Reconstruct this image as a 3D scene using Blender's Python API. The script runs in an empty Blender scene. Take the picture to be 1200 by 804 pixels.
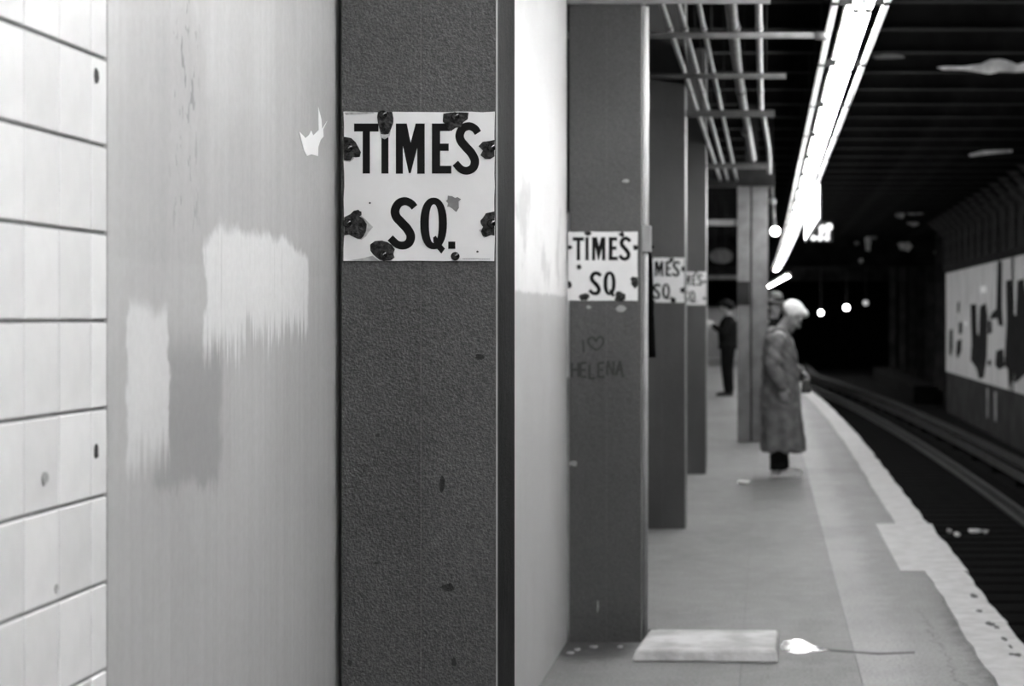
import bpy, bmesh, math, random
from mathutils import Vector, Matrix, Euler, noise as mnoise
random.seed(7)
scene = bpy.context.scene
C = scene.collection

# ------------------------------------------------------------------ camera, world, exposure
F, CX, CY, H = 2200.0, 898.0, 372.0, 1.52          # focal length in pixels, vanishing point, eye height
cam = bpy.data.cameras.new('camera')
cam.sensor_width = 36.0
cam.lens = F * 36.0 / 1200.0
cam.shift_x = -(CX - 600.0) / 1200.0
cam.shift_y = -(402.0 - CY) / 1200.0
cam.clip_start, cam.clip_end = 0.05, 400.0
cam.dof.use_dof = True
cam.dof.focus_distance = 4.065
cam.dof.aperture_fstop = 5.6
camo = bpy.data.objects.new('camera', cam)
C.objects.link(camo)
camo.location = (0, 0, H)
camo.rotation_euler = (math.pi / 2, 0, 0)
scene.camera = camo

world = bpy.data.worlds.new('world')
world.use_nodes = True
world.node_tree.nodes['Background'].inputs[0].default_value = (0.5, 0.5, 0.5, 1)
world.node_tree.nodes['Background'].inputs[1].default_value = 0.0
scene.world = world
vs = scene.view_settings
vs.view_transform = 'Standard'
vs.look = 'None'
vs.gamma = 1.0
vs.use_curve_mapping = False
vs.exposure = 1.8
TUBE = 16.0                                        # strength of the fluorescent tubes


def P(x, y, Y):
    """photo pixel at depth Y -> point in the place"""
    return Vector(((x - CX) * Y / F, Y, H + (CY - y) * Y / F))


def W(x, y, X):
    """photo pixel on a wall parallel to the track at X -> point"""
    Y = X * F / (x - CX)
    return Vector((X, Y, H + (CY - y) * Y / F))


# ------------------------------------------------------------------ materials
class NT:
    def __init__(s, name):
        s.m = bpy.data.materials.new(name)
        s.m.use_nodes = True
        s.t = s.m.node_tree
        s.b = s.t.nodes['Principled BSDF']
        tc = s.t.nodes.new('ShaderNodeTexCoord')
        s.co = tc.outputs['Object']
        sx = s.t.nodes.new('ShaderNodeSeparateXYZ')
        s.t.links.new(s.co, sx.inputs[0])
        s.x, s.y, s.z = sx.outputs

    def n(s, kind, **kw):
        nd = s.t.nodes.new(kind)
        for k, v in kw.items():
            setattr(nd, k, v)
        return nd

    def put(s, sock, v):
        if isinstance(v, (int, float)):
            sock.default_value = v
        elif isinstance(v, tuple):
            sock.default_value = v
        else:
            s.t.links.new(v, sock)

    def math(s, op, a, b=0.0, clamp=False):
        nd = s.n('ShaderNodeMath', operation=op, use_clamp=clamp)
        s.put(nd.inputs[0], a)
        s.put(nd.inputs[1], b)
        return nd.outputs[0]

    def noise(s, scale=5.0, detail=4.0, stretch=(1, 1, 1), rough=0.55, off=(0, 0, 0)):
        mp = s.n('ShaderNodeMapping')
        s.t.links.new(s.co, mp.inputs[0])
        mp.inputs['Scale'].default_value = stretch
        mp.inputs['Location'].default_value = off
        nd = s.n('ShaderNodeTexNoise')
        s.t.links.new(mp.outputs[0], nd.inputs['Vector'])
        nd.inputs['Scale'].default_value = scale
        nd.inputs['Detail'].default_value = detail
        nd.inputs['Roughness'].default_value = rough
        return nd.outputs['Fac']

    def ramp(s, v, a, b, lo=0.0, hi=1.0, smooth=True):
        nd = s.n('ShaderNodeMapRange', interpolation_type='SMOOTHSTEP' if smooth else 'LINEAR')
        s.put(nd.inputs['Value'], v)
        nd.inputs['From Min'].default_value = a
        nd.inputs['From Max'].default_value = b
        nd.inputs['To Min'].default_value = lo
        nd.inputs['To Max'].default_value = hi
        return nd.outputs['Result']

    def mixv(s, f, a, b):
        nd = s.n('ShaderNodeMix', data_type='FLOAT')
        s.put(nd.inputs[0], f)
        s.put(nd.inputs[2], a)
        s.put(nd.inputs[3], b)
        return nd.outputs[0]

    def color(s, v):
        cb = s.n('ShaderNodeCombineColor')
        for i in range(3):
            s.put(cb.inputs[i], v)
        s.t.links.new(cb.outputs[0], s.b.inputs['Base Color'])

    def bump(s, h, strength=0.3, dist=0.01):
        bp = s.n('ShaderNodeBump')
        bp.inputs['Strength'].default_value = strength
        bp.inputs['Distance'].default_value = dist
        s.t.links.new(h, bp.inputs['Height'])
        s.t.links.new(bp.outputs[0], s.b.inputs['Normal'])

    def rough(s, v):
        s.put(s.b.inputs['Roughness'], v)


def mat(name, g, rough=0.6, var=0.12, scale=4.0, bump=0.0, bscale=60.0, stretch=(1, 1, 1), metal=0.0, spec=0.5, rnd=0.0):
    k = NT(name)
    v = k.ramp(k.noise(scale, 5, stretch), 0.3, 0.7, g * (1 - var), g * (1 + var))
    if rnd:
        oi = k.n('ShaderNodeObjectInfo')
        v = k.math('MULTIPLY', v, k.ramp(oi.outputs['Random'], 0, 1, 1 - rnd, 1 + rnd, False))
    k.color(v)
    k.rough(rough)
    k.b.inputs['Metallic'].default_value = metal
    k.b.inputs['Specular IOR Level'].default_value = spec
    if bump:
        k.bump(k.noise(bscale, 3), bump, 0.01)
    return k.m


def emit(name, strength, g=1.0):
    m = bpy.data.materials.new(name)
    m.use_nodes = True
    b = m.node_tree.nodes['Principled BSDF']
    b.inputs['Base Color'].default_value = (0.8, 0.8, 0.8, 1)
    b.inputs['Emission Color'].default_value = (g, g, g, 1)
    b.inputs['Emission Strength'].default_value = strength
    return m


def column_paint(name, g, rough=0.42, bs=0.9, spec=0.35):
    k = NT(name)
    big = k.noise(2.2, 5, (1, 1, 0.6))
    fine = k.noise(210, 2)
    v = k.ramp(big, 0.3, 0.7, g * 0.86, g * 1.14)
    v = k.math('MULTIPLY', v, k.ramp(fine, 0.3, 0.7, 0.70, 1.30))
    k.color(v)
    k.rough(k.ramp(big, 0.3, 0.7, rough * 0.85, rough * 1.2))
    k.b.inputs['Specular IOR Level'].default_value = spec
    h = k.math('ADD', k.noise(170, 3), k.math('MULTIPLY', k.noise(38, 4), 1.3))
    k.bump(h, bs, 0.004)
    return k.m


M = {}
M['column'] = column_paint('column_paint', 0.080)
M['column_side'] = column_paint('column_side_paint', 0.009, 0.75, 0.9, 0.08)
M['column_far'] = mat('far_column_paint', 0.13, 0.5, 0.2, 6)
M['white_paint'] = mat('white_paint', 0.92, 0.45, 0.05)
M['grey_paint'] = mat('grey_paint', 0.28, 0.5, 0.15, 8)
M['pipe'] = mat('pipe_paint', 0.17, 0.4, 0.25, 9)
M['dark_steel'] = mat('dark_steel', 0.018, 0.6, 0.3, 6, spec=0.15)
M['strut'] = mat('strut_paint', 0.085, 0.5, 0.3, 8)
M['black'] = mat('black_rubber', 0.003, 0.8, 0.1, spec=0.05)
M['chip'] = mat('chip_dark', 0.012, 0.6, 0.4, 60, 0.5, 90)
M['rust'] = mat('rust', 0.03, 0.7, 0.85, 110, 1.0, 140, spec=0.2)
M['rim'] = mat('chipped_primer', 0.38, 0.6, 0.25, 70)
M['enamel'] = mat('enamel_white', 0.74, 0.28, 0.05, 6, 0.03, 40)
M['letter'] = mat('enamel_black', 0.005, 0.4, 0.2, 30, spec=0.12)
M['bolt'] = mat('bolt_steel', 0.008, 0.18, 0.3, 80, spec=0.8)
M['graffiti'] = mat('marker_ink', 0.026, 0.6, 0.2, 40)
M['ceiling'] = mat('sooty_ceiling', 0.03, 0.9, 0.5, 1.5, 0.4, 10, spec=0.1)
M['beam'] = mat('sooty_beam', 0.011, 0.9, 0.6, 1.2, 0.2, 12, spec=0.1)
M['peel'] = mat('peeled_plaster', 0.8, 0.8, 0.3, 6, 0.4, 20)
M['peel_dim'] = mat('dirty_plaster', 0.3, 0.8, 0.4, 5)
M['curb'] = mat('curb_white', 0.47, 0.65, 0.12, 9, 0.25, 40, rnd=0.06)
M['grout'] = mat('grout', 0.24, 0.8, 0.2, 20)
M['ballast'] = mat('trackbed_dirt', 0.0035, 0.95, 0.6, 3, 0.8, 25, spec=0.05)
M['tie'] = mat('tie_wood', 0.0035, 0.95, 0.5, 8, spec=0.05)
M['rail'] = mat('rail_steel', 0.07, 0.45, 0.3, 3, metal=0.4)
M['railtop'] = mat('rail_cover', 0.016, 0.7, 0.4, 2, spec=0.2)
M['wall_low'] = mat('track_wall_dark', 0.03, 0.9, 0.35, 1.5, 0.2, 15, spec=0.1)
M['rib_paint'] = mat('rib_paint', 0.06, 0.9, 0.3, 3, spec=0.1)
M['chip_grey'] = mat('scraped_enamel', 0.19, 0.6, 0.15, 60)
M['peel_dark'] = mat('bare_wall_dark', 0.008, 0.9, 0.5, 5, spec=0.1)
M['pipe_fat'] = mat('fat_pipe_paint', 0.09, 0.5, 0.35, 9)
M['panel'] = mat('track_panel_white', 0.55, 0.6, 0.22, 2.5, stretch=(1, 3, 0.5))
M['reflector'] = mat('reflector_white', 0.82, 0.4, 0.03)
M['socket'] = mat('lamp_socket', 0.10, 0.5, 0.1)
M['tube'] = emit('fluorescent_tube', TUBE)
M['signbox'] = emit('lit_sign_face', 3.0)
M['bulb'] = emit('lit_bulb', 6.0)
M['bulb_far'] = emit('tunnel_bulb', 14.0)
M['bulb_dim'] = emit('tunnel_bulb_dim', 0.13)
M['booth'] = mat('booth_paint', 0.42, 0.6, 0.08)
M['skin'] = mat('skin', 0.34, 0.55, 0.1, 30)
M['white_hair'] = mat('white_hair', 0.8, 0.6, 0.12, 60, 0.6, 120)
M['dark_hair'] = mat('dark_hair', 0.008, 0.8, 0.2, 60, spec=0.1)
M['coat'] = mat('coat_cloth', 0.15, 0.85, 0.25, 12, 0.35, 60, spec=0.2)
M['dark_cloth'] = mat('dark_cloth', 0.008, 0.9, 0.3, 14, 0.2, 60, spec=0.1)
M['darker_cloth'] = mat('trouser_cloth', 0.008, 0.9, 0.3, 14, 0.2, 60, spec=0.1)
M['shoe_white'] = mat('white_canvas', 0.82, 0.6, 0.1, 20)
M['shoe_black'] = mat('black_leather', 0.012, 0.4, 0.1, 20)
M['paper'] = mat('paper', 0.75, 0.7, 0.06, 20)
M['hat'] = mat('felt_hat', 0.12, 0.8, 0.2, 20)
M['eye'] = mat('eye_dark', 0.02, 0.2, 0.0)


def tile_material():
    k = NT('glazed_tile')
    oi = k.n('ShaderNodeObjectInfo')
    v = k.ramp(oi.outputs['Random'], 0, 1, 0.78, 0.88, False)
    v = k.math('MULTIPLY', v, k.ramp(k.noise(14, 4), 0.3, 0.75, 1.03, 0.94))
    k.color(v)
    k.rough(0.22)
    return k.m


M['tile'] = tile_material()


def tiled_surface():
    k = NT('tiled_surface')
    br = k.n('ShaderNodeTexBrick')
    mp = k.n('ShaderNodeMapping')
    k.t.links.new(k.co, mp.inputs[0])
    mp.inputs['Rotation'].default_value = (math.pi / 2, 0, math.pi / 2)
    k.t.links.new(mp.outputs[0], br.inputs['Vector'])
    br.offset = 0.0
    br.inputs['Color1'].default_value = (0.7, 0.7, 0.7, 1)
    br.inputs['Color2'].default_value = (0.62, 0.62, 0.62, 1)
    br.inputs['Mortar'].default_value = (0.2, 0.2, 0.2, 1)
    br.inputs['Scale'].default_value = 1.0
    br.inputs['Mortar Size'].default_value = 0.004
    br.inputs['Brick Width'].default_value = 0.1175
    br.inputs['Row Height'].default_value = 0.1234
    k.t.links.new(br.outputs['Color'], k.b.inputs['Base Color'])
    k.rough(0.3)
    return k.m


M['tiled_surface'] = tiled_surface()

WX = -0.935                                        # plane of the painted wall


def wall_paint():
    """light board wall with brushed-over patches of fresh paint"""
    k = NT('patched_wall_paint')
    cloud = k.noise(1.6, 5, (1, 1, 0.8), 0.6)
    fine = k.noise(70, 3)
    streak = k.noise(1.0, 4, (1, 60, 2.2), 0.65, (0, 3, 0))
    streak2 = k.noise(1.0, 3, (1, 28, 0.7), 0.6, (0, 11, 4))
    v = k.ramp(cloud, 0.3, 0.7, 0.40, 0.46)
    v = k.math('MULTIPLY', v, k.ramp(streak2, 0.35, 0.7, 0.97, 1.05))
    # lower coat ends at about eye level
    edge = k.math('ADD', k.z, k.math('MULTIPLY', k.math('SUBTRACT', k.noise(6, 3), 0.5), 0.03))
    v = k.math('MULTIPLY', v, k.ramp(edge, 1.600, 1.612, 1.03, 0.98))
    # lighter tone high up, with a clouded boundary
    hi = k.math('ADD', k.z, k.math('MULTIPLY', k.math('SUBTRACT', cloud, 0.5), 1.1))
    v = k.math('MULTIPLY', v, k.ramp(hi, 1.80, 2.10, 1.0, 1.14))
    # pitted vertical streak
    pit = k.math('MULTIPLY', k.ramp(k.noise(55, 2, (1, 1, 0.45)), 0.60, 0.66), k.ramp(k.math('ABSOLUTE', k.math('SUBTRACT', k.y, 3.02)), 0.025, 0.10, 1.0, 0.0))
    pit = k.math('MULTIPLY', pit, k.ramp(k.z, 1.60, 1.72))
    v = k.math('MULTIPLY', v, k.math('SUBTRACT', 1.0, k.math('MULTIPLY', pit, 0.4)))
    dst = k.math('MULTIPLY', k.math('SUBTRACT', streak, 0.5), 0.30)
    wob = k.math('MULTIPLY', k.math('SUBTRACT', k.noise(9, 5), 0.5), 0.10)

    def patch(y0, y1, z0, z1, sb, st, bottom=1.0, se=0.012, slope=0.0):
        yy = k.math('ADD', k.y, wob)
        zz = k.math('ADD', k.z, wob)
        m = k.math('MULTIPLY', k.ramp(yy, y0 - se, y0 + se), k.ramp(yy, y1 - se, y1 + se, 1.0, 0.0))
        zb = k.math('ADD', zz, k.math('MULTIPLY', dst, bottom))
        if slope:
            zb = k.math('SUBTRACT', zb, k.math('MULTIPLY', k.math('SUBTRACT', k.y, y0), slope))
            um = k.math('SUBTRACT', k.math('MULTIPLY', k.math('SUBTRACT', k.y, y0), 2.0 / (y1 - y0)), 0.9)
            zz = k.math('ADD', zz, k.math('MULTIPLY', k.math('MULTIPLY', um, um), 0.035))
        m = k.math('MULTIPLY', m, k.ramp(zb, z0 - sb, z0 + sb))
        return k.math('MULTIPLY', m, k.ramp(zz, z1 - st, z1 + st, 1.0, 0.0))
    # grey roller patch, then the two brushed white patches
    v = k.mixv(k.math('MULTIPLY', patch(2.86, 3.215, 1.245, 1.485, 0.015, 0.05, 0.15, 0.02), 0.85), v, 0.30)
    w1 = patch(3.125, 3.83, 1.465, 1.682, 0.03, 0.012, 0.9, 0.01, slope=0.06)
    w1 = k.math('MULTIPLY', w1, k.ramp(streak, 0.30, 0.42, 0.55, 1.0))
    v = k.mixv(k.math('MULTIPLY', w1, 0.9), v, 0.72)
    w2 = patch(2.745, 2.935, 1.305, 1.535, 0.04, 0.02, 0.5, 0.008)
    v = k.mixv(k.math('MULTIPLY', w2, 0.85), v, 0.68)
    # thin scraped lines
    ln = k.math('MULTIPLY', k.ramp(k.noise(1.0, 2, (1, 130, 1.4), 0.5, (0, 5, 7)), 0.68, 0.72), k.ramp(k.z, 1.56, 1.40))
    v = k.mixv(k.math('MULTIPLY', ln, 0.25), v, 0.62)
    # white coat on the stretch between the two columns, grey dado below it
    far = k.ramp(k.y, 4.10, 4.16)
    ragged = k.math('ADD', edge, k.math('MULTIPLY', dst, 0.2))
    fw = k.mixv(k.ramp(ragged, 1.612, 1.628), 0.50, 0.80)
    scuff = k.math('MULTIPLY', k.ramp(k.math('ADD', k.noise(3.2, 4, (1, 1, 1), 0.6, (0, 2, 1)), dst), 0.52, 0.60), k.ramp(k.math('ABSOLUTE', k.math('SUBTRACT', k.z, 1.86)), 0.12, 0.28, 1.0, 0.0))
    fw = k.mixv(k.math('MULTIPLY', scuff, 0.55), fw, 0.45)
    fw = k.math('MULTIPLY', fw, k.ramp(cloud, 0.3, 0.7, 0.94, 1.05))
    v = k.mixv(far, v, fw)
    v = k.math('MULTIPLY', v, k.ramp(fine, 0.3, 0.7, 0.97, 1.03))
    k.color(v)
    k.rough(0.55)
    k.bump(k.math('ADD', streak, k.math('MULTIPLY', fine, 0.4)), 0.06, 0.01)
    return k.m


M['wall_paint'] = wall_paint()


def concrete(name, g, kind):
    k = NT(name)
    big = k.noise(1.1, 6, (1, 0.6, 1), 0.65)
    mid = k.noise(7, 5, (1.0, 1.0, 1), 0.65)
    fine = k.noise(70, 3)
    v = k.ramp(big, 0.3, 0.7, g * 0.86, g * 1.14)
    v = k.math('MULTIPLY', v, k.ramp(mid, 0.3, 0.7, 0.90, 1.10))
    v = k.math('MULTIPLY', v, k.ramp(fine, 0.3, 0.7, 0.78, 1.22))
    oi = k.n('ShaderNodeObjectInfo')
    v = k.math('MULTIPLY', v, k.ramp(oi.outputs['Random'], 0, 1, 0.95, 1.05, False))
    if kind == 'strip':
        # worn pale walking line beside the edge, stained black along the curb
        f = k.math('ADD', k.x, k.math('MULTIPLY', k.math('SUBTRACT', mid, 0.5), 0.22))
        v = k.math('MULTIPLY', v, k.ramp(f, 0.52, 0.72, 1.28, 0.98))
        st = k.math('ADD', k.x, k.math('MULTIPLY', k.math('SUBTRACT', k.noise(11, 6, (1, 1.3, 1), 0.75), 0.5), 0.34))
        near = k.ramp(k.y, 9.0, 11.0, 1.0, 0.15)
        v = k.math('MULTIPLY', v, k.math('SUBTRACT', 1.0, k.math('MULTIPLY', k.math('MULTIPLY', k.ramp(st, 0.84, 0.99), 0.6), near)))
        crack = k.math('MULTIPLY', k.ramp(k.math('ABSOLUTE', k.math('SUBTRACT', f, 0.80)), 0.004, 0.008, 1.0, 0.0), k.ramp(k.y, 9.6, 10.0, 1.0, 0.0))
        v = k.math('MULTIPLY', v, k.math('SUBTRACT', 1.0, k.math('MULTIPLY', crack, 0.4)))
    if kind == 'main':
        # soot and litter stain gathered before the second column
        dx = k.math('MULTIPLY', k.math('ADD', k.x, 0.80), 3.6)
        dy = k.math('MULTIPLY', k.math('SUBTRACT', k.y, 8.60), 2.4)
        d = k.math('SQRT', k.math('ADD', k.math('MULTIPLY', dx, dx), k.math('MULTIPLY', dy, dy)))
        d = k.math('ADD', d, k.math('MULTIPLY', k.math('SUBTRACT', k.noise(14, 5, (1, 1, 1), 0.7), 0.5), 1.1))
        v = k.math('MULTIPLY', v, k.ramp(d, 0.45, 1.0, 0.38, 1.0))
    k.color(v)
    k.rough(k.ramp(mid, 0.3, 0.7, 0.5, 0.75))
    k.bump(k.math('ADD', mid, fine), 0.12, 0.01)
    return k.m


M['slab'] = concrete('platform_concrete', 0.185, 'main')
M['slab_dark'] = concrete('platform_concrete_dark', 0.145, 'plain')
M['strip'] = concrete('platform_edge_concrete', 0.225, 'strip')
M['step'] = mat('pale_cement', 0.5, 0.7, 0.28, 6, 0.4, 40)
M['joint'] = mat('joint_dirt', 0.10, 0.9, 0.3, 10)


def water():
    k = NT('puddle_water')
    k.color(0.05)
    k.rough(k.ramp(k.noise(12, 3), 0.4, 0.7, 0.06, 0.28))
    k.bump(k.noise(30, 3), 0.08, 0.01)
    return k.m


M['water'] = water()


# ------------------------------------------------------------------ mesh helpers
class MB:
    def __init__(s):
        s.v, s.f, s.mi, s.m = [], [], [], 0

    def add(s, vs_, fs_):
        o = len(s.v)
        s.v += [tuple(p) for p in vs_]
        s.f += [tuple(i + o for i in f) for f in fs_]
        s.mi += [s.m] * len(fs_)
        return s

    def box(s, x0, x1, y0, y1, z0, z1):
        v = [(x, y, z) for z in (z0, z1) for y in (y0, y1) for x in (x0, x1)]
        return s.add(v, [(0, 2, 3, 1), (4, 5, 7, 6), (0, 1, 5, 4), (2, 6, 7, 3), (0, 4, 6, 2), (1, 3, 7, 5)])

    def hexa(s, bottom, top):
        """eight free corners, two rings of four"""
        return s.add(list(bottom) + list(top), [(3, 2, 1, 0), (4, 5, 6, 7), (0, 1, 5, 4), (1, 2, 6, 5), (2, 3, 7, 6), (3, 0, 4, 7)])

    def tube(s, pts, r, seg=10, caps=True):
        pts = [Vector(p) for p in pts]
        rr = r if isinstance(r, (list, tuple)) else [r] * len(pts)
        rings = []
        for i, p in enumerate(pts):
            d = (pts[min(i + 1, len(pts) - 1)] - pts[max(i - 1, 0)]).normalized()
            a = d.cross(Vector((0, 0, 1)))
            if a.length < 1e-3:
                a = d.cross(Vector((1, 0, 0)))
            a.normalize()
            b = d.cross(a)
            rings.append([p + (a * math.cos(t) + b * math.sin(t)) * rr[i] for t in [2 * math.pi * q / seg for q in range(seg)]])
        v = [p for rg in rings for p in rg]
        f = []
        for i in range(len(rings) - 1):
            for q in range(seg):
                f.append((i * seg + q, i * seg + (q + 1) % seg, (i + 1) * seg + (q + 1) % seg, (i + 1) * seg + q))
        if caps:
            f.append(tuple(range(seg))[::-1])
            f.append(tuple((len(rings) - 1) * seg + q for q in range(seg)))
        return s.add(v, f)

    def ell(s, c, r, rot=None, seg=16, rings=10):
        c = Vector(c)
        v, f = [], []
        pts = [Vector((0, 0, 1))]
        for i in range(1, rings):
            a = math.pi * i / rings
            for q in range(seg):
                b = 2 * math.pi * q / seg
                pts.append(Vector((math.sin(a) * math.cos(b), math.sin(a) * math.sin(b), math.cos(a))))
        pts.append(Vector((0, 0, -1)))
        for p in pts:
            w = Vector((p.x * r[0], p.y * r[1], p.z * r[2]))
            if rot is not None:
                w = rot @ w
            v.append(c + w)
        for q in range(seg):
            f.append((0, 1 + q, 1 + (q + 1) % seg))
            for i in range(rings - 2):
                a0 = 1 + i * seg
                f.append((a0 + q, a0 + seg + q, a0 + seg + (q + 1) % seg, a0 + (q + 1) % seg))
            a0 = 1 + (rings - 2) * seg
            f.append((len(pts) - 1, a0 + (q + 1) % seg, a0 + q))
        return s.add(v, f)

    def cap(s, p0, p1, r0, r1=None, seg=12):
        """tapered capsule"""
        r1 = r0 if r1 is None else r1
        s.tube([p0, p1], [r0, r1], seg)
        s.ell(p0, (r0,) * 3, None, seg, 8)
        return s.ell(p1, (r1,) * 3, None, seg, 8)

    def build(s, name, m, parent=None, smooth=False, bevel=0.0):
        me = bpy.data.meshes.new(name)
        me.from_pydata(s.v, [], s.f)
        ms = m if isinstance(m, (list, tuple)) else [m]
        for q in ms:
            me.materials.append(M[q])
        if len(ms) > 1:
            me.polygons.foreach_set('material_index', s.mi)
        bm = bmesh.new()
        bm.from_mesh(me)
        if bevel:
            bmesh.ops.bevel(bm, geom=bm.edges[:], offset=bevel, segments=1, affect='EDGES', clamp_overlap=True)
        bmesh.ops.recalc_face_normals(bm, faces=bm.faces)
        bm.to_mesh(me)
        bm.free()
        if smooth:
            me.polygons.foreach_set('use_smooth', [True] * len(me.polygons))
        me.update()
        return link(name, me, parent)


def link(name, data, parent=None):
    o = bpy.data.objects.new(name, data)
    C.objects.link(o)
    if parent is not None:
        o.parent = parent
    return o


def tag(o, label, cat, group=None):
    o['label'] = label
    o['category'] = cat
    if group:
        o['group'] = group
    return o


def struct(o, label=None):
    o['kind'] = 'structure'
    if label:
        o['label'] = label
    return o


def thing(name, label, cat, loc=(0, 0, 0), group=None):
    o = link(name, None)
    o.empty_display_size = 0.1
    o.location = loc
    bpy.context.view_layer.update()
    return tag(o, label, cat, group)


def keep(o, parent):
    """parent an object built in world coordinates under a thing that stands elsewhere"""
    o.parent = parent
    o.matrix_parent_inverse = Matrix.Translation(-parent.location)
    return o


def prism(name, pts, d, m, parent=None):
    """flat piece: outline pts (3D, planar) with thickness vector d"""
    bm = bmesh.new()
    a = [bm.verts.new(p) for p in pts]
    b = [bm.verts.new(Vector(p) + Vector(d)) for p in pts]
    n = len(a)
    bm.faces.new(a)
    bm.faces.new(b[::-1])
    for i in range(n):
        bm.faces.new((a[i], b[i], b[(i + 1) % n], a[(i + 1) % n]))
    bm.normal_update()
    bmesh.ops.triangulate(bm, faces=[f for f in bm.faces if len(f.verts) > 4])
    bmesh.ops.recalc_face_normals(bm, faces=bm.faces)
    me = bpy.data.meshes.new(name)
    bm.to_mesh(me)
    bm.free()
    me.materials.append(M[m])
    return link(name, me, parent)


def catmull(pts, n=8, closed=False):
    out = []
    N = len(pts)
    rng = range(N) if closed else range(N - 1)
    for i in rng:
        g = (lambda j: Vector(pts[j % N])) if closed else (lambda j: Vector(pts[max(0, min(N - 1, j))]))
        p0, p1, p2, p3 = g(i - 1), g(i), g(i + 1), g(i + 2)
        for q in range(n):
            t = q / n
            out.append(0.5 * ((2 * p1) + (p2 - p0) * t + (2 * p0 - 5 * p1 + 4 * p2 - p3) * t * t + (3 * p1 - p0 - 3 * p2 + p3) * t ** 3))
    if not closed:
        out.append(Vector(pts[-1]))
    return out


def outline_stroke(pts, w):
    """2D centre line -> 2D outline polygon (open stroke with flat ends)"""
    L, R = [], []
    for i, p in enumerate(pts):
        d = (pts[min(i + 1, len(pts) - 1)] - pts[max(i - 1, 0)]).normalized()
        nrm = Vector((-d.y, d.x))
        ww = w[min(i, len(w) - 1)] if isinstance(w, list) else w
        L.append(p + nrm * ww / 2)
        R.append(p - nrm * ww / 2)
    return L + R[::-1]


def blob(cx, cy, rx, ry, n=14, jag=0.25, seed=0):
    rd = random.Random(seed)
    return [(cx + rx * math.cos(t) * (1 + rd.uniform(-jag, jag)), cy + ry * math.sin(t) * (1 + rd.uniform(-jag, jag))) for t in [2 * math.pi * i / n for i in range(n)]]


def remesh(mb, name, m, voxel, parent=None, smooth_it=2, fn=None):
    me = bpy.data.meshes.new(name)
    me.from_pydata(mb.v, [], mb.f)
    bm = bmesh.new()
    bm.from_mesh(me)
    bmesh.ops.recalc_face_normals(bm, faces=bm.faces)
    bm.to_mesh(me)
    bm.free()
    o = bpy.data.objects.new(name + '_tmp', me)
    C.objects.link(o)
    md = o.modifiers.new('r', 'REMESH')
    md.mode = 'VOXEL'
    md.voxel_size = voxel
    ms = o.modifiers.new('s', 'SMOOTH')
    ms.iterations = smooth_it
    dg = bpy.context.evaluated_depsgraph_get()
    dg.update()
    out = bpy.data.meshes.new_from_object(o.evaluated_get(dg))
    out.name = name
    bpy.data.objects.remove(o)
    bpy.data.meshes.remove(me)
    if fn:
        out.update()
        new = []
        for v in out.vertices:
            new.append(v.co + v.normal * fn(v.co))
        for v, c in zip(out.vertices, new):
            v.co = c
    out.materials.clear()
    out.materials.append(M[m])
    out.polygons.foreach_set('use_smooth', [True] * len(out.polygons))
    out.update()
    return link(name, out, parent)


# ------------------------------------------------------------------ the station shell
def bend(Y):
    q = max(0.0, min(Y, 75.0) - 20.0)
    return -q * q / 1400.0


EDGE = 1.19
YB, YE = -6.0, 100.0
TB = -1.15                                         # level of the trackbed

ys = [YB, 8, 15, 20] + [20 + 4.0 * i for i in range(1, 15)] + [YE]
fb = MB()
for a, b in zip(ys[:-1], ys[1:]):
    fb.hexa([(-5.0, a, TB), (EDGE - 0.06 + bend(a), a, TB), (EDGE - 0.06 + bend(b), b, TB), (-5.0, b, TB)],
            [(-5.0, a, -0.012), (EDGE - 0.06 + bend(a), a, -0.012), (EDGE - 0.06 + bend(b), b, -0.012), (-5.0, b, -0.012)])
floor = struct(fb.build('floor', 'joint'), 'grey concrete subway platform with slab joints')


def slab(x0, x1, y0, y1, z1, m, name='slab', g=0.001, z0=-0.012, bx0=True):
    mb = MB()
    b0, b1 = bend(y0), bend(y1)
    c0, c1 = (b0, b1) if bx0 else (0, 0)
    mb.hexa([(x0 + g + c0, y0 + g, z0), (x1 - g + b0, y0 + g, z0), (x1 - g + b1, y1 - g, z0), (x0 + g + c1, y1 - g, z0)],
            [(x0 + g + c0, y0 + g, z1), (x1 - g + b0, y0 + g, z1), (x1 - g + b1, y1 - g, z1), (x0 + g + c1, y1 - g, z1)])
    return mb.build(name, m, floor)


rows = [-4.4, 0.0, 4.4, 8.8] + [13.2, 17.6] + [22.0 + 4.4 * i for i in range(0, 13)]
for i, (a, b) in enumerate(zip(rows[:-1], rows[1:])):
    slab(-5.0, -2.3, a, b, 0.0, 'slab', bx0=False)
    slab(-2.3, -0.11, a, b, 0.0, 'slab')
    if abs(a - 13.2) < 0.01:
        slab(-0.11, 0.40, a, 15.6, 0.0, 'slab', g=0.0)
        slab(-0.11, 0.40, 15.6, b, 0.0, 'slab_dark', g=0.0)
    else:
        slab(-0.11, 0.40, a, b, 0.0, 'slab')
    if abs(a - 8.8) < 0.01:
        slab(0.40, 0.95, a, 11.2, 0.0, 'strip', g=0.0)
        slab(0.40, 0.80, 11.2, b, 0.0, 'strip', g=0.0)
    elif abs(a - 13.2) < 0.01:
        slab(0.40, 0.80, a, 13.76, 0.0, 'strip', g=0.0)
        slab(0.40, 0.95, 13.76, b, 0.0, 'strip', g=0.0)
    else:
        slab(0.40, 0.95, a, b, 0.0, 'strip')
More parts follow.
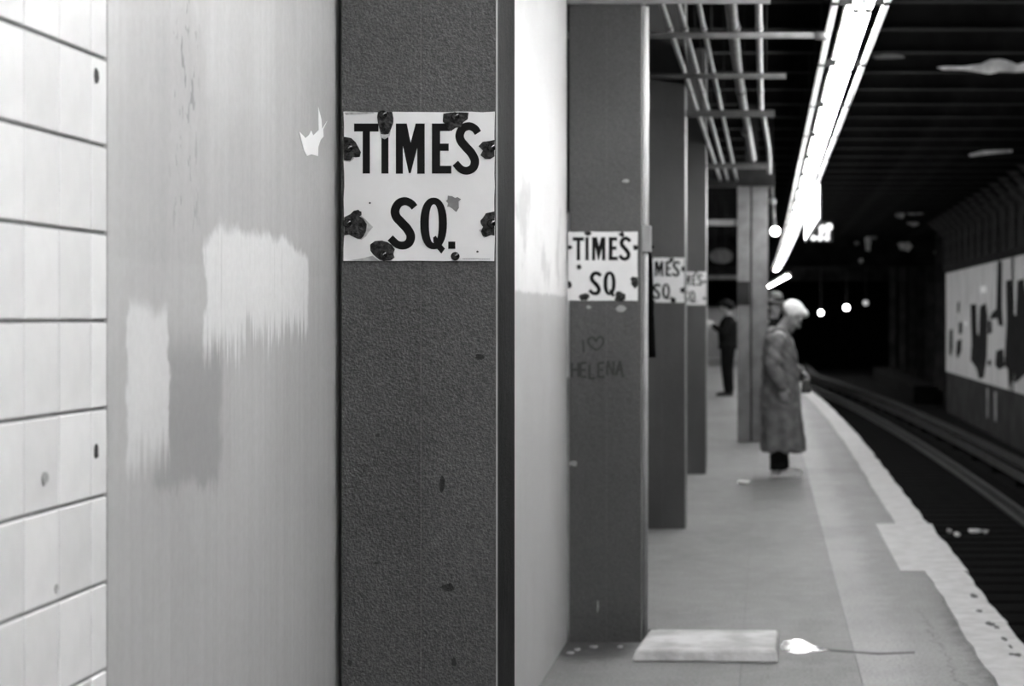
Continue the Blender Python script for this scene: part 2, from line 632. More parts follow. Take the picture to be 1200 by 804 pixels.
# curb: blocks of white-painted edging, uneven along the drop
rd = random.Random(3)
cy = -4.4
cuts = [-4.4, -1.5, 1.5, 4.6, 7.2, 9.3, 11.2, 13.76, 16.5, 19.2] + [22 + 2.8 * i for i in range(18)]
for a, b in zip(cuts[:-1], cuts[1:]):
    patchy = abs(a - 11.2) < 0.01
    x0 = 0.80 if patchy else 0.95
    n = 9
    mb = MB()
    lo, hi = [], []
    L = [(x0 + bend(a + (b - a) * i / n) + (0.0 if patchy else rd.uniform(-0.012, 0.012)), a + 0.003 + (b - a - 0.006) * i / n) for i in range(n + 1)]
    Rr = [(EDGE + (0.015 if patchy else 0.0) + bend(a + (b - a) * i / n) + rd.uniform(-0.014, 0.008), a + 0.003 + (b - a - 0.006) * i / n) for i in range(n + 1)]
    out = L + Rr[::-1]
    prism('curb_block', [Vector((x, y, 0.008)) for x, y in out], (0, 0, -0.16), 'curb', floor)
# chips broken out of the curb near the camera
for j, (x, y, rx, ry) in enumerate([(1141, 700, 3.5, 4.5), (1148, 718, 4, 2), (1160, 733, 5, 3.5), (1168, 737, 3, 3), (1177, 751, 3, 3), (1193, 770, 4, 2.5), (1186, 769, 4, 1.5), (1184, 760, 2, 3)]):
    Y = H * F / (y - CY)
    c = P(x, y, Y)
    pts = [Vector((c.x + (q[0]) * Y / F, c.y + q[1] * Y / F * 4, 0.0085)) for q in blob(0, 0, rx, ry, 9, 0.3, j)]
    prism('curb_chip', pts, (0, 0, 0.002), 'joint', floor)

# near left wall: glazed tiles, then the painted board wall
wt = MB()
wt.box(WX - 0.12, WX - 0.005, 1.30, 2.664, 0.0, 4.4)
wall_tiled = struct(wt.build('wall_left', 'grout'), 'white glazed tile wall with dark grout')
tile_mb = MB().box(-0.008, 0.0, 0.0022, 0.1153, 0.0026, 0.1208)
tile_src = tile_mb.build('tile', 'tile', wall_tiled, bevel=0.0015)
half = MB().box(-0.008, 0.0, 0.0022, 0.061, 0.0026, 0.1208).build('tile', 'tile', wall_tiled, bevel=0.0015)
first = firsth = True
for cidx in range(-8, 1):
    for r in range(-14, 12):
        y0 = 2.6005 + cidx * 0.1175
        z0 = 1.8853 + r * 0.1234
        if z0 < 0.02:
            continue
        src = half if cidx == 0 else tile_src
        if cidx == 0 and firsth:
            o, firsth = src, False
        elif cidx != 0 and first:
            o, first = src, False
        else:
            o = src.copy()
            C.objects.link(o)
        o.location = (WX, y0, z0)
for j, (x, y, rx, ry) in enumerate([(112, 90, 3.2, 9), (112, 530, 3.0, 9), (52, 560, 4, 8), (65, 690, 2.5, 6)]):
    c = W(x, y, WX)
    k_ = c.y / F
    pts = [Vector((WX + 0.0006, c.y + q[0] * k_ * 2.6, c.z + q[1] * k_)) for q in blob(0, 0, rx * 0.8, ry, 10, 0.25, j + 20)]
    prism('tile_chip', pts, (0.0012, 0, 0), 'rim' if j in (2, 3) else 'chip', wall_tiled)
# tiled wall goes on behind the camera
struct(MB().box(WX - 0.12, WX, YB, 1.298, 0.0, 4.4).build('wall_left', 'tiled_surface'), 'white tile wall continuing out of view')

wall_board = struct(MB().box(WX - 0.12, WX, 2.666, 8.80, 0.0, 4.4).build('wall_left', 'wall_paint'), 'light painted wall with brushed patches of fresh paint')
# crown-shaped flake of bare white
crown = [(359, 183), (355.5, 176), (353.5, 167), (349.5, 153.5), (357.5, 162), (362, 158), (364, 153), (366.5, 159), (373, 152.5), (372.3, 125), (376, 140), (376.8, 151), (383, 141.5), (378, 152), (378.5, 160), (375, 164), (372.5, 172), (372, 183), (364, 181)]
prism('paint_flake', [W(x, y, WX) + Vector((0.0004, 0, 0)) for x, y in crown], (0.001, 0, 0), 'white_paint', wall_board)
# edge batten closing the board where the column stands
struct(MB().box(-5.0, WX - 0.122, 8.70, 8.82, 0.0, 4.4).build('wall_back', 'wall_low'), 'dark wall closing the room behind the board')
struct(MB().box(-5.1, -5.0, 8.70, YE, -0.2, 4.4).build('wall_left', 'tiled_surface'), 'far side wall of the platform')
struct(MB().box(-5.1, 9.2, YE, YE + 0.2, TB, 4.4).build('wall_front', 'ballast'), 'dark end of the tunnel')
struct(MB().box(WX - 0.12, 5.4, YB - 0.2, YB, TB, 4.4).build('wall_back', 'tiled_surface'), 'wall behind the camera')

ceiling = struct(MB().box(-5.1, 9.2, YB, YE, 4.40, 4.6).build('ceiling', 'ceiling'), 'sooty dark subway ceiling with steel beams')
bm_src = None
for i in range(58):
    y = 3.6 + 1.5 * i
    if bm_src is None:
        mbb = MB()
        mbb.box(-5.0, 8.9, -0.012, 0.012, 0.02, 0.26)
        mbb.box(-5.0, 8.9, -0.075, 0.075, 0.0, 0.02)
        o = bm_src = mbb.build('beam', 'beam', ceiling)
    else:
        o = bm_src.copy()
        C.objects.link(o)
    o.location = (0, y, 4.139)
MB().box(-5.0, 9.1, 91.2, 91.6, 3.3, 4.39).build('portal_header', 'beam', ceiling)


def peel(px, Y, m, seedless=None):
    prism('peeled_patch', [P(x, y, Y) for x, y in px], (0, -0.012, 0), m, ceiling)


peel([(1098, 79), (1110, 77.5), (1128, 78), (1150, 75), (1160, 70), (1172, 69), (1184, 72), (1192, 76), (1203, 72), (1212, 80), (1204, 84), (1190, 85), (1172, 84), (1160, 87), (1148, 85), (1128, 82), (1105, 82)], 20.0, 'peel')
peel([(1135, 181), (1150, 177), (1166, 176), (1186, 175.5), (1186, 178.5), (1168, 180), (1152, 181.5), (1137, 183.5)], 30.51, 'peel')
peel([(1022, 66), (1040, 63), (1058, 65), (1060, 68), (1044, 69), (1026, 69)], 20.01, 'peel_dim')
far_beam = 62.06
for j, (x, y, rx, ry) in enumerate([(1017, 285, 4, 10), (1023, 272, 7, 9), (1060, 289, 9, 6), (1055, 252, 6, 4), (1073, 249, 9, 3.5), (1009, 306, 3, 3), (1070, 262, 6, 3), (1097, 296, 3, 3), (1004, 285, 3, 3)]):
    peel(blob(x, y, rx, ry, 12, 0.3, 40 + j), {4: 48.51, 3: 48.51, 6: 53.01}.get(j, far_beam - 0.08), 'peel' if j in (0, 2, 5) else 'peel_dim')
MB().box(-5.0, 9.1, 61.99, 62.25, 3.2, 4.138).build('portal_header', 'beam', ceiling)

# far side of the tracks
trackbed = struct(MB().box(0.9, 9.2, YB, YE, TB - 0.2, TB).build('floor_track', 'ballast'), 'dark dirty trackbed below the platform')
RX = 5.10
wall_right = struct(MB().box(RX, RX + 0.3, YB, 53.0, TB, 4.4).build('wall_right', 'wall_low'), 'dark tunnel wall across the tracks with pale peeling panels')
struct(MB().box(9.0, 9.2, YB, YE, TB, 4.4).build('wall_right', 'ballast'), 'dark recessed tunnel wall beyond the panels')
for (a, b) in [(38.9, 52.98), (24.0, 38.45), (9.5, 23.6)]:
    MB().box(RX - 0.03, RX - 0.001, a, b, 0.0, 2.76).build('panel', 'panel', wall_right)
s7 = lambda L: [(1080 + x / 3.655, 280 + y / 3.655) for x, y in L]
for L in [[(120, 390), (133, 385), (133, 470), (125, 505), (118, 490)],
          [(155, 270), (163, 270), (160, 320), (153, 310)],
          [(160, 360), (175, 355), (173, 405), (160, 410)],
          [(152, 435), (172, 430), (170, 480), (155, 515), (148, 490)],
          [(210, 280), (235, 280), (238, 400), (245, 420), (250, 290), (275, 275), (283, 330), (280, 500), (268, 595), (245, 600), (235, 555), (210, 520), (215, 450)],
          [(285, 350), (300, 350), (303, 400), (285, 410)],
          [(285, 520), (300, 520), (295, 545), (283, 540)],
          [(326, 95), (345, 95), (345, 290), (350, 375), (330, 370), (325, 340), (290, 345), (300, 320), (320, 300)],
          [(320, 480), (350, 470), (355, 550), (330, 560), (315, 540)],
          [(362, 180), (385, 175), (390, 320), (405, 330), (410, 180), (439, 170), (455, 300), (455, 570), (400, 620), (395, 560), (375, 655), (370, 560), (355, 540), (360, 440), (365, 350)]]:
    prism('peeled_patch', [W(x, y, RX - 0.031) for x, y in s7(L)], (-0.004, 0, 0), 'peel_dark', wall_right)
for L in [[(250, 205), (275, 200), (278, 228), (255, 232)], [(180, 355), (197, 355), (196, 370), (182, 370)]]:
    prism('paint_spot', [W(x, y, RX - 0.031) for x, y in s7(L)], (-0.004, 0, 0), 'white_paint', wall_right)
for L in [[(279, 640), (286, 640), (285, 770), (280, 765)], [(312, 655), (322, 655), (320, 785), (314, 780)]]:
    prism('paint_drip', [W(x, y, RX - 0.001) for x, y in s7(L)], (-0.004, 0, 0), 'peel_dim', wall_right)
MB().box(RX - 0.10, RX - 0.001, 9.0, 53.0, 2.80, 2.92).build('ledge', 'beam', wall_right)
rib = brk = None
for i in range(30):
    y = 9.6 + 1.5 * i
    if rib is None:
        o = rib = MB().box(-0.09, -0.001, -0.06, 0.06, 2.93, 3.75).build('rib', 'rib_paint', wall_right)
        mb2 = MB()
        mb2.hexa([(-0.002, -0.06, 3.70), (-0.002, 0.06, 3.70), (-0.002, 0.06, 3.88), (-0.002, -0.06, 3.88)],
                 [(-0.62, -0.06, 4.25), (-0.62, 0.06, 4.25), (-0.62, 0.06, 4.39), (-0.62, -0.06, 4.39)])
        p = brk = mb2.build('knee_brace', 'rib_paint', wall_right)
    else:
        o = rib.copy()
        p = brk.copy()
        C.objects.link(o)
        C.objects.link(p)
    o.location = (RX, y, 0)
    p.location = (RX, y, 0)

# ------------------------------------------------------------------ track
track = thing('railway_track', 'dark railway track with steel rails and wooden ties beside the platform', 'track', (2.6, 0, TB))


def along(x, z, y0=-5.0, y1=95.0, st=4.0):
    n = int((y1 - y0) / st)
    return [(x + bend(y0 + st * i), y0 + st * i, z) for i in range(n + 1)]


def sweep_box(x, w, z0, z1, y0=-5.0, y1=95.0, st=4.0):
    mb = MB()
    pts = along(x, 0, y0, y1, st)
    for (xa, ya, _), (xb, yb, _) in zip(pts[:-1], pts[1:]):
        mb.hexa([(xa - w, ya, z0), (xa + w, ya, z0), (xb + w, yb, z0), (xb - w, yb, z0)],
                [(xa - w, ya, z1), (xa + w, ya, z1), (xb + w, yb, z1), (xb - w, yb, z1)])
    return mb


for x in (1.90, 3.34):
    mb = sweep_box(x, 0.066, TB + 0.014, TB + 0.039)
    q = sweep_box(x, 0.012, TB + 0.039, TB + 0.134)
    mb.add(q.v, q.f)
    q = sweep_box(x, 0.036, TB + 0.134, TB + 0.17)
    mb.add(q.v, q.f)
    keep(mb.build('rail', 'rail'), track)
tie = None
for i in range(115):
    y = 9.0 + 0.62 * i
    if tie is None:
        o = tie = keep(MB().box(-1.25, 1.25, -0.11, 0.11, TB + 0.001, TB + 0.013).build('tie', 'tie', bevel=0.003), track)
    else:
        o = tie.copy()
        C.objects.link(o)
    o.location = (2.62 + bend(y), y, 0)
third = thing('third_rail', 'dark third rail under its cover board near the tunnel wall', 'rail', (4.05, 0, TB))
keep(sweep_box(4.05, 0.04, TB + 0.12, TB + 0.26).build('rail', 'rail'), third)
keep(sweep_box(4.10, 0.13, TB + 0.34, TB + 0.38).build('cover_board', 'railtop'), third)
for i in range(22):
    y = 10 + 2.8 * i
    keep(MB().box(4.0 + bend(y), 4.2 + bend(y), y - 0.08, y + 0.08, TB, TB + 0.12).build('insulator', 'tie'), third)
    keep(MB().box(4.19 + bend(y), 4.23 + bend(y), y - 0.03, y + 0.03, TB, TB + 0.34).build('bracket', 'railtop'), third)
for j, (x, y, rx, ry, nm) in enumerate([(1112, 624, 3, 3, 'crumpled'), (1122, 628, 4, 2, 'folded'), (1143, 624, 8, 2.5, 'flattened'), (1155, 625, 3, 1.5, 'torn')]):  # pale colour paints in glints of puddle water among trash
    Y = (H - TB - 0.02) * F / (y - CY)
    c = P(x, y, Y)
    mb = MB()
    mb.ell((c.x, c.y, TB + 0.036), (rx * Y / F, 0.06, 0.022), None, 9, 6)
    rr = random.Random(j)
    mb.v = [(a + rr.uniform(-.012, .012), b + rr.uniform(-.02, .02), max(TB + 0.0145, d + rr.uniform(-.008, .012))) for a, b, d in mb.v]
    tag(mb.build('litter', 'peel'), 'pale %s scrap of litter painted as a puddle glint between the rails, %s of four' % (nm, ['leftmost', 'second from left', 'widest', 'rightmost'][j]), 'litter', 'litter on the trackbed')

# steel posts between the tracks, far away
for i, Y in enumerate([56.0, 59.0, 62.5, 66.0, 70.0, 75.0, 81.0]):
    X = 5.45
    mb = MB()
    mb.box(X - 0.14, X + 0.14, Y - 0.10, Y - 0.08, TB, 4.13)
    mb.box(X - 0.14, X + 0.14, Y + 0.08, Y + 0.10, TB, 4.13)
    mb.box(X - 0.012, X + 0.012, Y - 0.08, Y + 0.08, TB, 4.13)
    tag(mb.build('steel_post', 'wall_low'), 'dim steel tunnel post beyond the pale panels, %s' % ['nearest of the row', 'second nearest', 'third nearest', 'fourth nearest', 'fifth nearest', 'sixth nearest', 'farthest of the row'][i], 'post', 'tunnel posts')
tag(MB().box(4.55, 5.29, 58, 80, TB, -0.6).build('tunnel_bench', 'ballast', bevel=0.03), 'low dark concrete ledge at the foot of the tunnel posts', 'ledge')

# tunnel lamps
for (x, y, Y, r, m, lab) in [(962, 366.5, 88, 0.10, 'bulb_far', 'leftmost bright round lamp glowing in the dark tunnel'),
                             (992, 360.5, 85.3, 0.12, 'bulb_far', 'middle bright round lamp glowing in the dark tunnel'),
                             (1014.5, 355, 83.8, 0.12, 'bulb_dim', 'dim round lamp right of the two bright tunnel lamps'),
                             (1091, 341.5, 78, 0.09, 'bulb_dim', 'faint tiny lamp beside the pale tunnel panel')]:
    c = P(x, y, Y)
    t = thing('tunnel_lamp', lab, 'lamp', (c.x, c.y, c.z - r))
    keep(MB().ell(c, (r, r, r)).build('globe', m, smooth=True), t)
    keep(MB().tube([c + Vector((0, 0, r * 0.8)), c + Vector((0, 0.05, r * 1.6)), (c.x, c.y + 0.05, 4.398)], 0.02, 6).build('bracket', 'dark_steel'), t)

# ------------------------------------------------------------------ columns
SP = 4.717
CYS = [4.065, 8.782, 13.50, 18.21]
XL, XR = -0.922, -0.582


def column(Y, label, side='column_far', top=4.13):
    t = thing('steel_column', label, 'column', ((XL + XR) / 2, Y + 0.14, 0.0), 'platform columns')
    D = 0.28
    c = 0.0035
    xm = (XL + XR) / 2 + 0.005
    prof = [(XL, Y + c), (XL + c, Y), (xm - 0.0015, Y), (xm - 0.0006, Y + 0.0012), (xm + 0.0006, Y + 0.0012), (xm + 0.0015, Y), (XR - c, Y), (XR, Y + c), (XR, Y + D - c), (XR - c, Y + D), (XL + c, Y + D), (XL, Y + D - c)]
    n = len(prof)
    mb = MB()
    mb.v = [(x, y, 0.0) for x, y in prof] + [(x, y, top) for x, y in prof]
    for i in range(n):
        mb.f.append((i, (i + 1) % n, n + (i + 1) % n, n + i))
        mb.mi.append(1 if i == 7 else 2 if i == 6 else 0)  # front right chamfer: edge highlight painted in with lighter grey
    mb.f += [tuple(range(n))[::-1], tuple(range(n, 2 * n))]
    mb.mi += [0, 0]
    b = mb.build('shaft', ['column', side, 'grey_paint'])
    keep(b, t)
    return t


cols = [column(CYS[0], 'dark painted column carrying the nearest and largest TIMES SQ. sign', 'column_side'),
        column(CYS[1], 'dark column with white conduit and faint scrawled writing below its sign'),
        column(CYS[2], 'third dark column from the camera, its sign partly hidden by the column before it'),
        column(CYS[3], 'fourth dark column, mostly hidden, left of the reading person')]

# dents and chips in the paint of the nearest column
for j, (x, y, rx, ry) in enumerate([(518, 567, 4.0, 9), (525, 688.5, 7, 5), (562, 418, 5, 3.5), (532, 776, 3, 5), (410, 776, 3, 4), (441, 660, 3, 1.5), (443, 510, 3, 2)]):
    pts = [P(a, b, CYS[0] - 0.0004) for a, b in blob(x, y, rx, ry, 12, 0.35, 60 + j)]
    keep(prism('paint_chip', pts, (0, -0.0008, 0), 'chip' if j < 3 else 'graffiti'), cols[0])
# bead of light paint on wall edge
for j, (x, y, rx, ry) in enumerate([(733.5, 212, 4, 2), (700.5, 711, 1.2, 7), (672, 543, 5, 3.5), (690, 360, 3, 2), (728, 362, 6, 4)]):
    pts = [P(a, b, CYS[1] - 0.0004) for a, b in blob(x, y, rx, ry, 10, 0.2, 80 + j)]
    keep(prism('paint_fleck', pts, (0, -0.0008, 0), 'rim' if j in (0, 1) else 'grey_paint'), cols[1])

# scrawl on the second column
def scrawl(strokes, w, ox, oy, sx, sy):
    for st in strokes:
        pts = [Vector((ox + a * sx, oy + b * sy)) for a, b in st]
        if len(pts) > 2:
            pts = catmull(pts, 4)
        o = outline_stroke(pts, w)
        keep(prism('pen_stroke', [P(p.x, p.y, CYS[1] - 0.0005) for p in o], (0, -0.0006, 0), 'graffiti'), cols[1])


scrawl([[(0, 0), (0.05, 1)]], 2.0, 683, 398, 20, 15)
scrawl([[(0.5, 0.35), (0.3, 0.0), (0.02, 0.2), (0.1, 0.6), (0.55, 1.0), (0.95, 0.45), (0.85, 0.0), (0.6, 0.1), (0.5, 0.4)]], 2.2, 689, 395, 19, 15)
hel = {'H': [[(0, 0), (0.02, 1)], [(0.7, 0), (0.7, 1)], [(0, 0.5), (0.7, 0.5)]],
       'E': [[(0, 0), (0, 1)], [(0, 0.05), (0.65, 0)], [(0, 0.5), (0.55, 0.5)], [(0, 0.97), (0.65, 1)]],
       'L': [[(0, 0), (0, 1)], [(0, 0.97), (0.6, 0.95)]],
       'N': [[(0, 1), (0.05, 0)], [(0.05, 0), (0.65, 1)], [(0.65, 1), (0.7, 0)]],
       'A': [[(0, 1), (0.4, 0)], [(0.4, 0), (0.75, 1.15)], [(0.12, 0.6), (0.65, 0.6)]]}
for i, ch in enumerate('HELENA'):
    scrawl(hel[ch], 2.8, 670 + i * 10.4, 425 - (i > 3) * 2 + (i == 2) * 2, 11, 17)

# ------------------------------------------------------------------ the signs
SW, SH = 0.327, 0.3235


def c3(L):
    """detail-crop coordinates -> unit sign coordinates"""
    return [((x - 78) / 620.0, (y - 108) / 612.0) for x, y in L]


def c7(L):
    return c3([((390 + x / 8.04 - 380) * 3.497, (120 + y / 8.04 - 100) * 3.497) for x, y in L])


def c8(L):
    return c3([((480 + x / 8.04 - 380) * 3.497, (220 + y / 8.04 - 100) * 3.497) for x, y in L])


def c9(L):
    return c3([((390 + x / 7.31 - 380) * 3.497, (210 + y / 7.31 - 100) * 3.497) for x, y in L])


def st3(L, w, n=8):
    pts = catmull([Vector(p) for p in L], n)
    return [tuple(q) for q in outline_stroke(pts, w)]


LET = []
LET.append(c3([(122, 157), (222, 157), (222, 190), (187, 190), (187, 362), (157, 362), (157, 190), (122, 190)]))
LET.append(c3([(234, 157), (263, 157), (263, 362), (234, 362)]))
LET.append(c3([((x - 380) * 3.497, (y - 100) * 3.497) for x, y in [(463.8, 144.9), (476.7, 144.9), (481.2, 167.5), (487, 144.9), (497.7, 144.9), (497.7, 203.7), (488.9, 203.7), (488.9, 173.5), (481.3, 203), (479.0, 203), (472.1, 171), (472.1, 203.7), (463.8, 203.7)]]))
LET.append(c3([(441, 157), (515, 157), (515, 188), (475, 188), (475, 239), (510, 239), (510, 269), (475, 269), (475, 330), (521, 330), (521, 362), (441, 362)]))
S1 = [(630, 196), (617, 178), (594, 168), (568, 177), (555, 203), (560, 228), (580, 253), (603, 279), (617, 308), (611, 336), (588, 350), (562, 345), (537, 319)]
LET.append(c3(st3(S1, [30 + 6 * math.sin(math.pi * i / 96) for i in range(97)])))
S2 = [(370, 500), (355, 484), (331, 475), (305, 484), (290, 512), (295, 538), (316, 562), (340, 588), (354, 616), (348, 643), (326, 656), (298, 651), (270, 625)]
LET.append(c3(st3(S2, [30 + 7 * math.sin(math.pi * i / 96) for i in range(97)])))
QT = c3([(446, 623), (457, 616), (465, 628), (478, 650), (495, 669), (480, 690), (461, 668), (447, 642)])
DOT = c3([(508, 640), (537, 640), (537, 670), (508, 670)])
RUST1 = [c7([(425, 95), (470, 90), (560, 92), (572, 150), (570, 195), (550, 250), (525, 300), (490, 305), (455, 300), (440, 250), (425, 195), (418, 140)]),
         c7([(104, 325), (135, 330), (175, 338), (215, 375), (245, 430), (265, 470), (255, 515), (215, 520), (190, 515), (165, 550), (130, 552), (104, 545)]),
         c3([(488, 117), (520, 112), (560, 111), (592, 113), (588, 140), (570, 152), (560, 172), (538, 175), (520, 188), (505, 178), (498, 160), (486, 150)]),
         c3([(632, 250), (650, 232), (680, 228), (698, 224), (698, 292), (680, 303), (660, 302), (640, 287), (650, 268)]),
         c9([(98, 325), (150, 300), (180, 270), (205, 265), (245, 277), (247, 308), (230, 318), (262, 340), (292, 385), (285, 445), (262, 490), (240, 512), (205, 508), (170, 492), (140, 475), (98, 482)]),
         c9([(320, 560), (360, 530), (420, 525), (470, 540), (505, 562), (532, 600), (520, 640), (530, 672), (500, 692), (440, 702), (400, 690), (350, 650), (322, 612)]),
         c8([(668, 310), (690, 285), (720, 240), (760, 232), (800, 222), (803, 452), (770, 445), (745, 455), (720, 466), (690, 455), (672, 410), (692, 370), (672, 340)])]
RIM1 = [c7([(432, 190), (568, 190), (545, 270), (535, 320), (490, 350), (450, 330), (442, 270)]),
        c9([(240, 310), (280, 345), (345, 410), (310, 450), (285, 490), (245, 518), (200, 512), (235, 440)]),
        c7([(104, 500), (215, 500), (190, 540), (160, 562), (104, 556)]),
        c8([(655, 400), (690, 380), (700, 440), (750, 450), (700, 472)]),
        c9([(150, 694), (260, 675), (340, 655), (400, 700)]),
        c8([(360, 75), (400, 80), (430, 97), (450, 88), (485, 108), (462, 130), (465, 190), (440, 230), (400, 195), (372, 178), (355, 182), (362, 145), (342, 125), (358, 112)]),
        c3([(82, 112), (130, 110), (200, 111), (205, 116), (140, 120), (88, 122)])]
BOLT1 = [c7([(470, 118)])[0], c7([(145, 432)])[0], c3([(536, 128)])[0], c3([(684, 256)])[0], c9([(123, 378)])[0], c9([(428, 650)])[0], c8([(768, 338)])[0], c8([(431, 645)])[0]]


def ublob(u, v, ru, rv, seed):
    return [(max(0.0, min(1.0, a)), max(0.0, min(1.0, b))) for a, b in blob(u, v, ru, rv, 12, 0.28, seed)]


def c5(x, y):
    return ((x - 92) / 296.0, (y - 115) / 293.0)


def sign(Y, x0, ztop, label, variant):
    t = thing('station_sign', label, 'sign', (x0 + SW / 2, Y - 0.004, ztop - SH), 'platform name signs')
    def pt(u, v, d):
        return Vector((x0 + u * SW, Y - 0.0045 - d, ztop - v * SH))
    rr = random.Random(variant)
    rim = []
    for i in range(13):
        rim.append((i / 12, rr.uniform(0, 0.006) if 0 < i < 12 else 0))
    for i in range(1, 13):
        rim.append((1 - rr.uniform(0, 0.005), i / 12))
    for i in range(1, 13):
        rim.append((1 - i / 12, 1 - rr.uniform(0, 0.006)))
    for i in range(1, 12):
        rim.append((rr.uniform(0, 0.006), 1 - i / 12))
    keep(prism('panel', [pt(u, v, 0) for u, v in rim], (0, 0.004, 0), 'enamel'), t)
    for L in LET:
        keep(prism('letter', [pt(u, v, 0.0003) for u, v in L], (0, -0.0003, 0), 'letter'), t)
    # Q: bowl and tail
    n = 40
    mb = MB()
    vo, vi = [], []
    for i in range(n):
        a = 2 * math.pi * i / n
        ca, sa = math.cos(a), math.sin(a)
        sx = lambda q: math.copysign(abs(q) ** 0.9, q)
        (u, v), = c3([(448 + 55 * sx(ca), 566 + 106 * sx(sa))])
        (u2, v2), = c3([(449 + 20 * sx(ca), 567 + 79 * sx(sa))])
        vo.append(pt(u, v, 0.0006))
        vi.append(pt(u2, v2, 0.0006))
    mb.add(vo + vi, [(i, (i + 1) % n, n + (i + 1) % n, n + i) for i in range(n)])
    q = keep(mb.build('letter', 'letter'), t)
    tl = prism('letter_tail', [pt(u, v, 0.0008) for u, v in QT], (0, -0.0002, 0), 'letter', q)
    tl.matrix_parent_inverse = q.matrix_parent_inverse @ Matrix.Identity(4)
    tl.parent = t
    tl.matrix_parent_inverse = Matrix.Translation(-t.location)
    keep(prism('full_stop', [pt(u, v, 0.0003) for u, v in DOT], (0, -0.0003, 0), 'letter'), t)
    if variant == 1:
        rust, rims, bolts = RUST1, RIM1, BOLT1
        for i in range(17):
            (a, b), = c3([(568 + i * 6.6, 709 + (i > 9) * 1.5)])
            keep(prism('maker_mark', [pt(a, b, 0.0003), pt(a + 0.006, b, 0.0003), pt(a + 0.006, b + 0.005, 0.0003), pt(a, b + 0.005, 0.0003)], (0, -0.0002, 0), 'rust'), t)
        for j, (x, y) in enumerate([(560, 295), (434, 238), (420, 247)]):
            keep(prism('speck', [pt((a - 403) / 177, (b - 131) / 175, 0.0004) for a, b in blob(x, y, 1.4, 1.2, 7, 0.2, j)], (0, -0.0003, 0), 'rust'), t)
    else:
        if variant == 2:
            spots = [(175, 122, .05, .035), (320, 127, .045, .035), (100, 182, .035, .035), (378, 183, .035, .045), (140, 265, .035, .035), (375, 327, .06, .08), (163, 392, .065, .06), (312, 392, .075, .08), (98, 342, .04, .05)]
            spots = [(c5(a, b)[0], c5(a, b)[1], ru, rv) for a, b, ru, rv in spots]
        elif variant == 3:
            spots = [(.27, .03, .05, .04), (.72, .05, .06, .05), (.97, .25, .04, .06), (.97, .72, .06, .07), (.75, .95, .06, .06), (.3, .97, .06, .05), (.04, .3, .04, .05)]
        else:
            spots = [(.7, .04, .05, .04), (.96, .3, .05, .05), (.95, .8, .05, .05), (.3, .96, .05, .05), (.05, .7, .04, .05)]
        rust = [ublob(u, v, ru, rv, variant * 10 + j) for j, (u, v, ru, rv) in enumerate(spots)]
        rims = []
        bolts = [(min(.97, max(.03, s[0])), min(.97, max(.03, s[1]))) for s in spots if s[2] > .034]
    for j, L in enumerate(rims):
        keep(prism('enamel_chip', [pt(min(1, max(0, u)), min(1, max(0, v)), 0.0009 + 0.00001 * j) for u, v in L], (0, -0.0002, 0), 'chip_grey' if j == 5 else 'rim'), t)
    for j, L in enumerate(rust):
        keep(prism('rust_patch', [pt(min(1, max(0, u)), min(1, max(0, v)), 0.0013 + 0.00001 * j) for u, v in L], (0, -0.0003, 0), 'rust'), t)
    for u, v in bolts:
        c = pt(u, v, 0.002)
        mb = MB()
        mb.ell(c, (0.0075, 0.005, 0.0075), None, 12, 8)
        mb.tube([c + Vector((0, 0.0015, 0)), c + Vector((0, -0.001, 0))], 0.0095, 12)
        keep(mb.build('bolt', 'bolt', smooth=True), t)
    return t


sign(CYS[0], P(403, 0, CYS[0]).x, P(0, 131, CYS[0]).z, 'large rust-spotted white enamel TIMES SQ. sign on the nearest column', 1)
sign(CYS[1], P(665.5, 0, CYS[1]).x, P(0, 271.5, CYS[1]).z, 'blurred white TIMES SQ. sign on the second column, above the scrawl', 2)
sign(CYS[2], -0.916, P(0, 302, CYS[2]).z, 'partly hidden white sign on the third column, left letters cut off', 3)
sign(CYS[3], -0.913, P(0, 318.5, CYS[3]).z, 'smallest, farthest white sign, mostly hidden on the fourth column', 4)

# conduit, junction box and hanging cable beside the second column
Y2 = CYS[1]
cd = thing('conduit', 'bright white vertical conduit with junction box on the second column', 'pipe', (XR + 0.016, Y2 + 0.02, 0))
keep(MB().tube([(XR + 0.016, Y2 + 0.018, P(0, 265, Y2).z), (XR + 0.016, Y2 + 0.018, 2.975)], 0.0155, 14).build('upper_pipe', 'white_paint', smooth=True), cd)
keep(MB().tube([(XR + 0.0145, Y2 + 0.018, 0.0), (XR + 0.0145, Y2 + 0.018, P(0, 293, Y2).z)], 0.0135, 14).build('lower_pipe', 'grey_paint', smooth=True), cd)
keep(MB().box(XR + 0.001, XR + 0.042, Y2 - 0.005, Y2 + 0.06, P(0, 295, Y2).z, P(0, 264, Y2).z).build('junction_box', 'grey_paint', bevel=0.003), cd)
a, b = P(758, 291, Y2 + 0.08), P(765.5, 418, Y2 + 0.35)
tag(MB().tube(catmull([Vector((XR + 0.0495, Y2 + 0.05, P(0, 289, Y2).z)), P(758.5, 291.5, Y2 + 0.12), P(760.5, 305, Y2 + 0.3), P(762, 350, Y2 + 0.4), P(764.5, 419, Y2 + 0.4)], 6), [0.006] * 9 + [0.017] * 16, 10).build('hanging_cable', 'black', smooth=True), 'black cable hanging from the junction box on the second column', 'cable')

# cross struts at the columns
def strut(Y, x0, x1, z, h, m, parent, lab=None, name='strut'):
    mb = MB()
    mb.box(x0, x1, Y, Y + 0.05, z, z + h * 0.3)
    mb.box(x0, x1, Y + 0.03, Y + 0.05, z + h * 0.3, z + h)
    o = mb.build(name, m)
    return keep(o, parent)


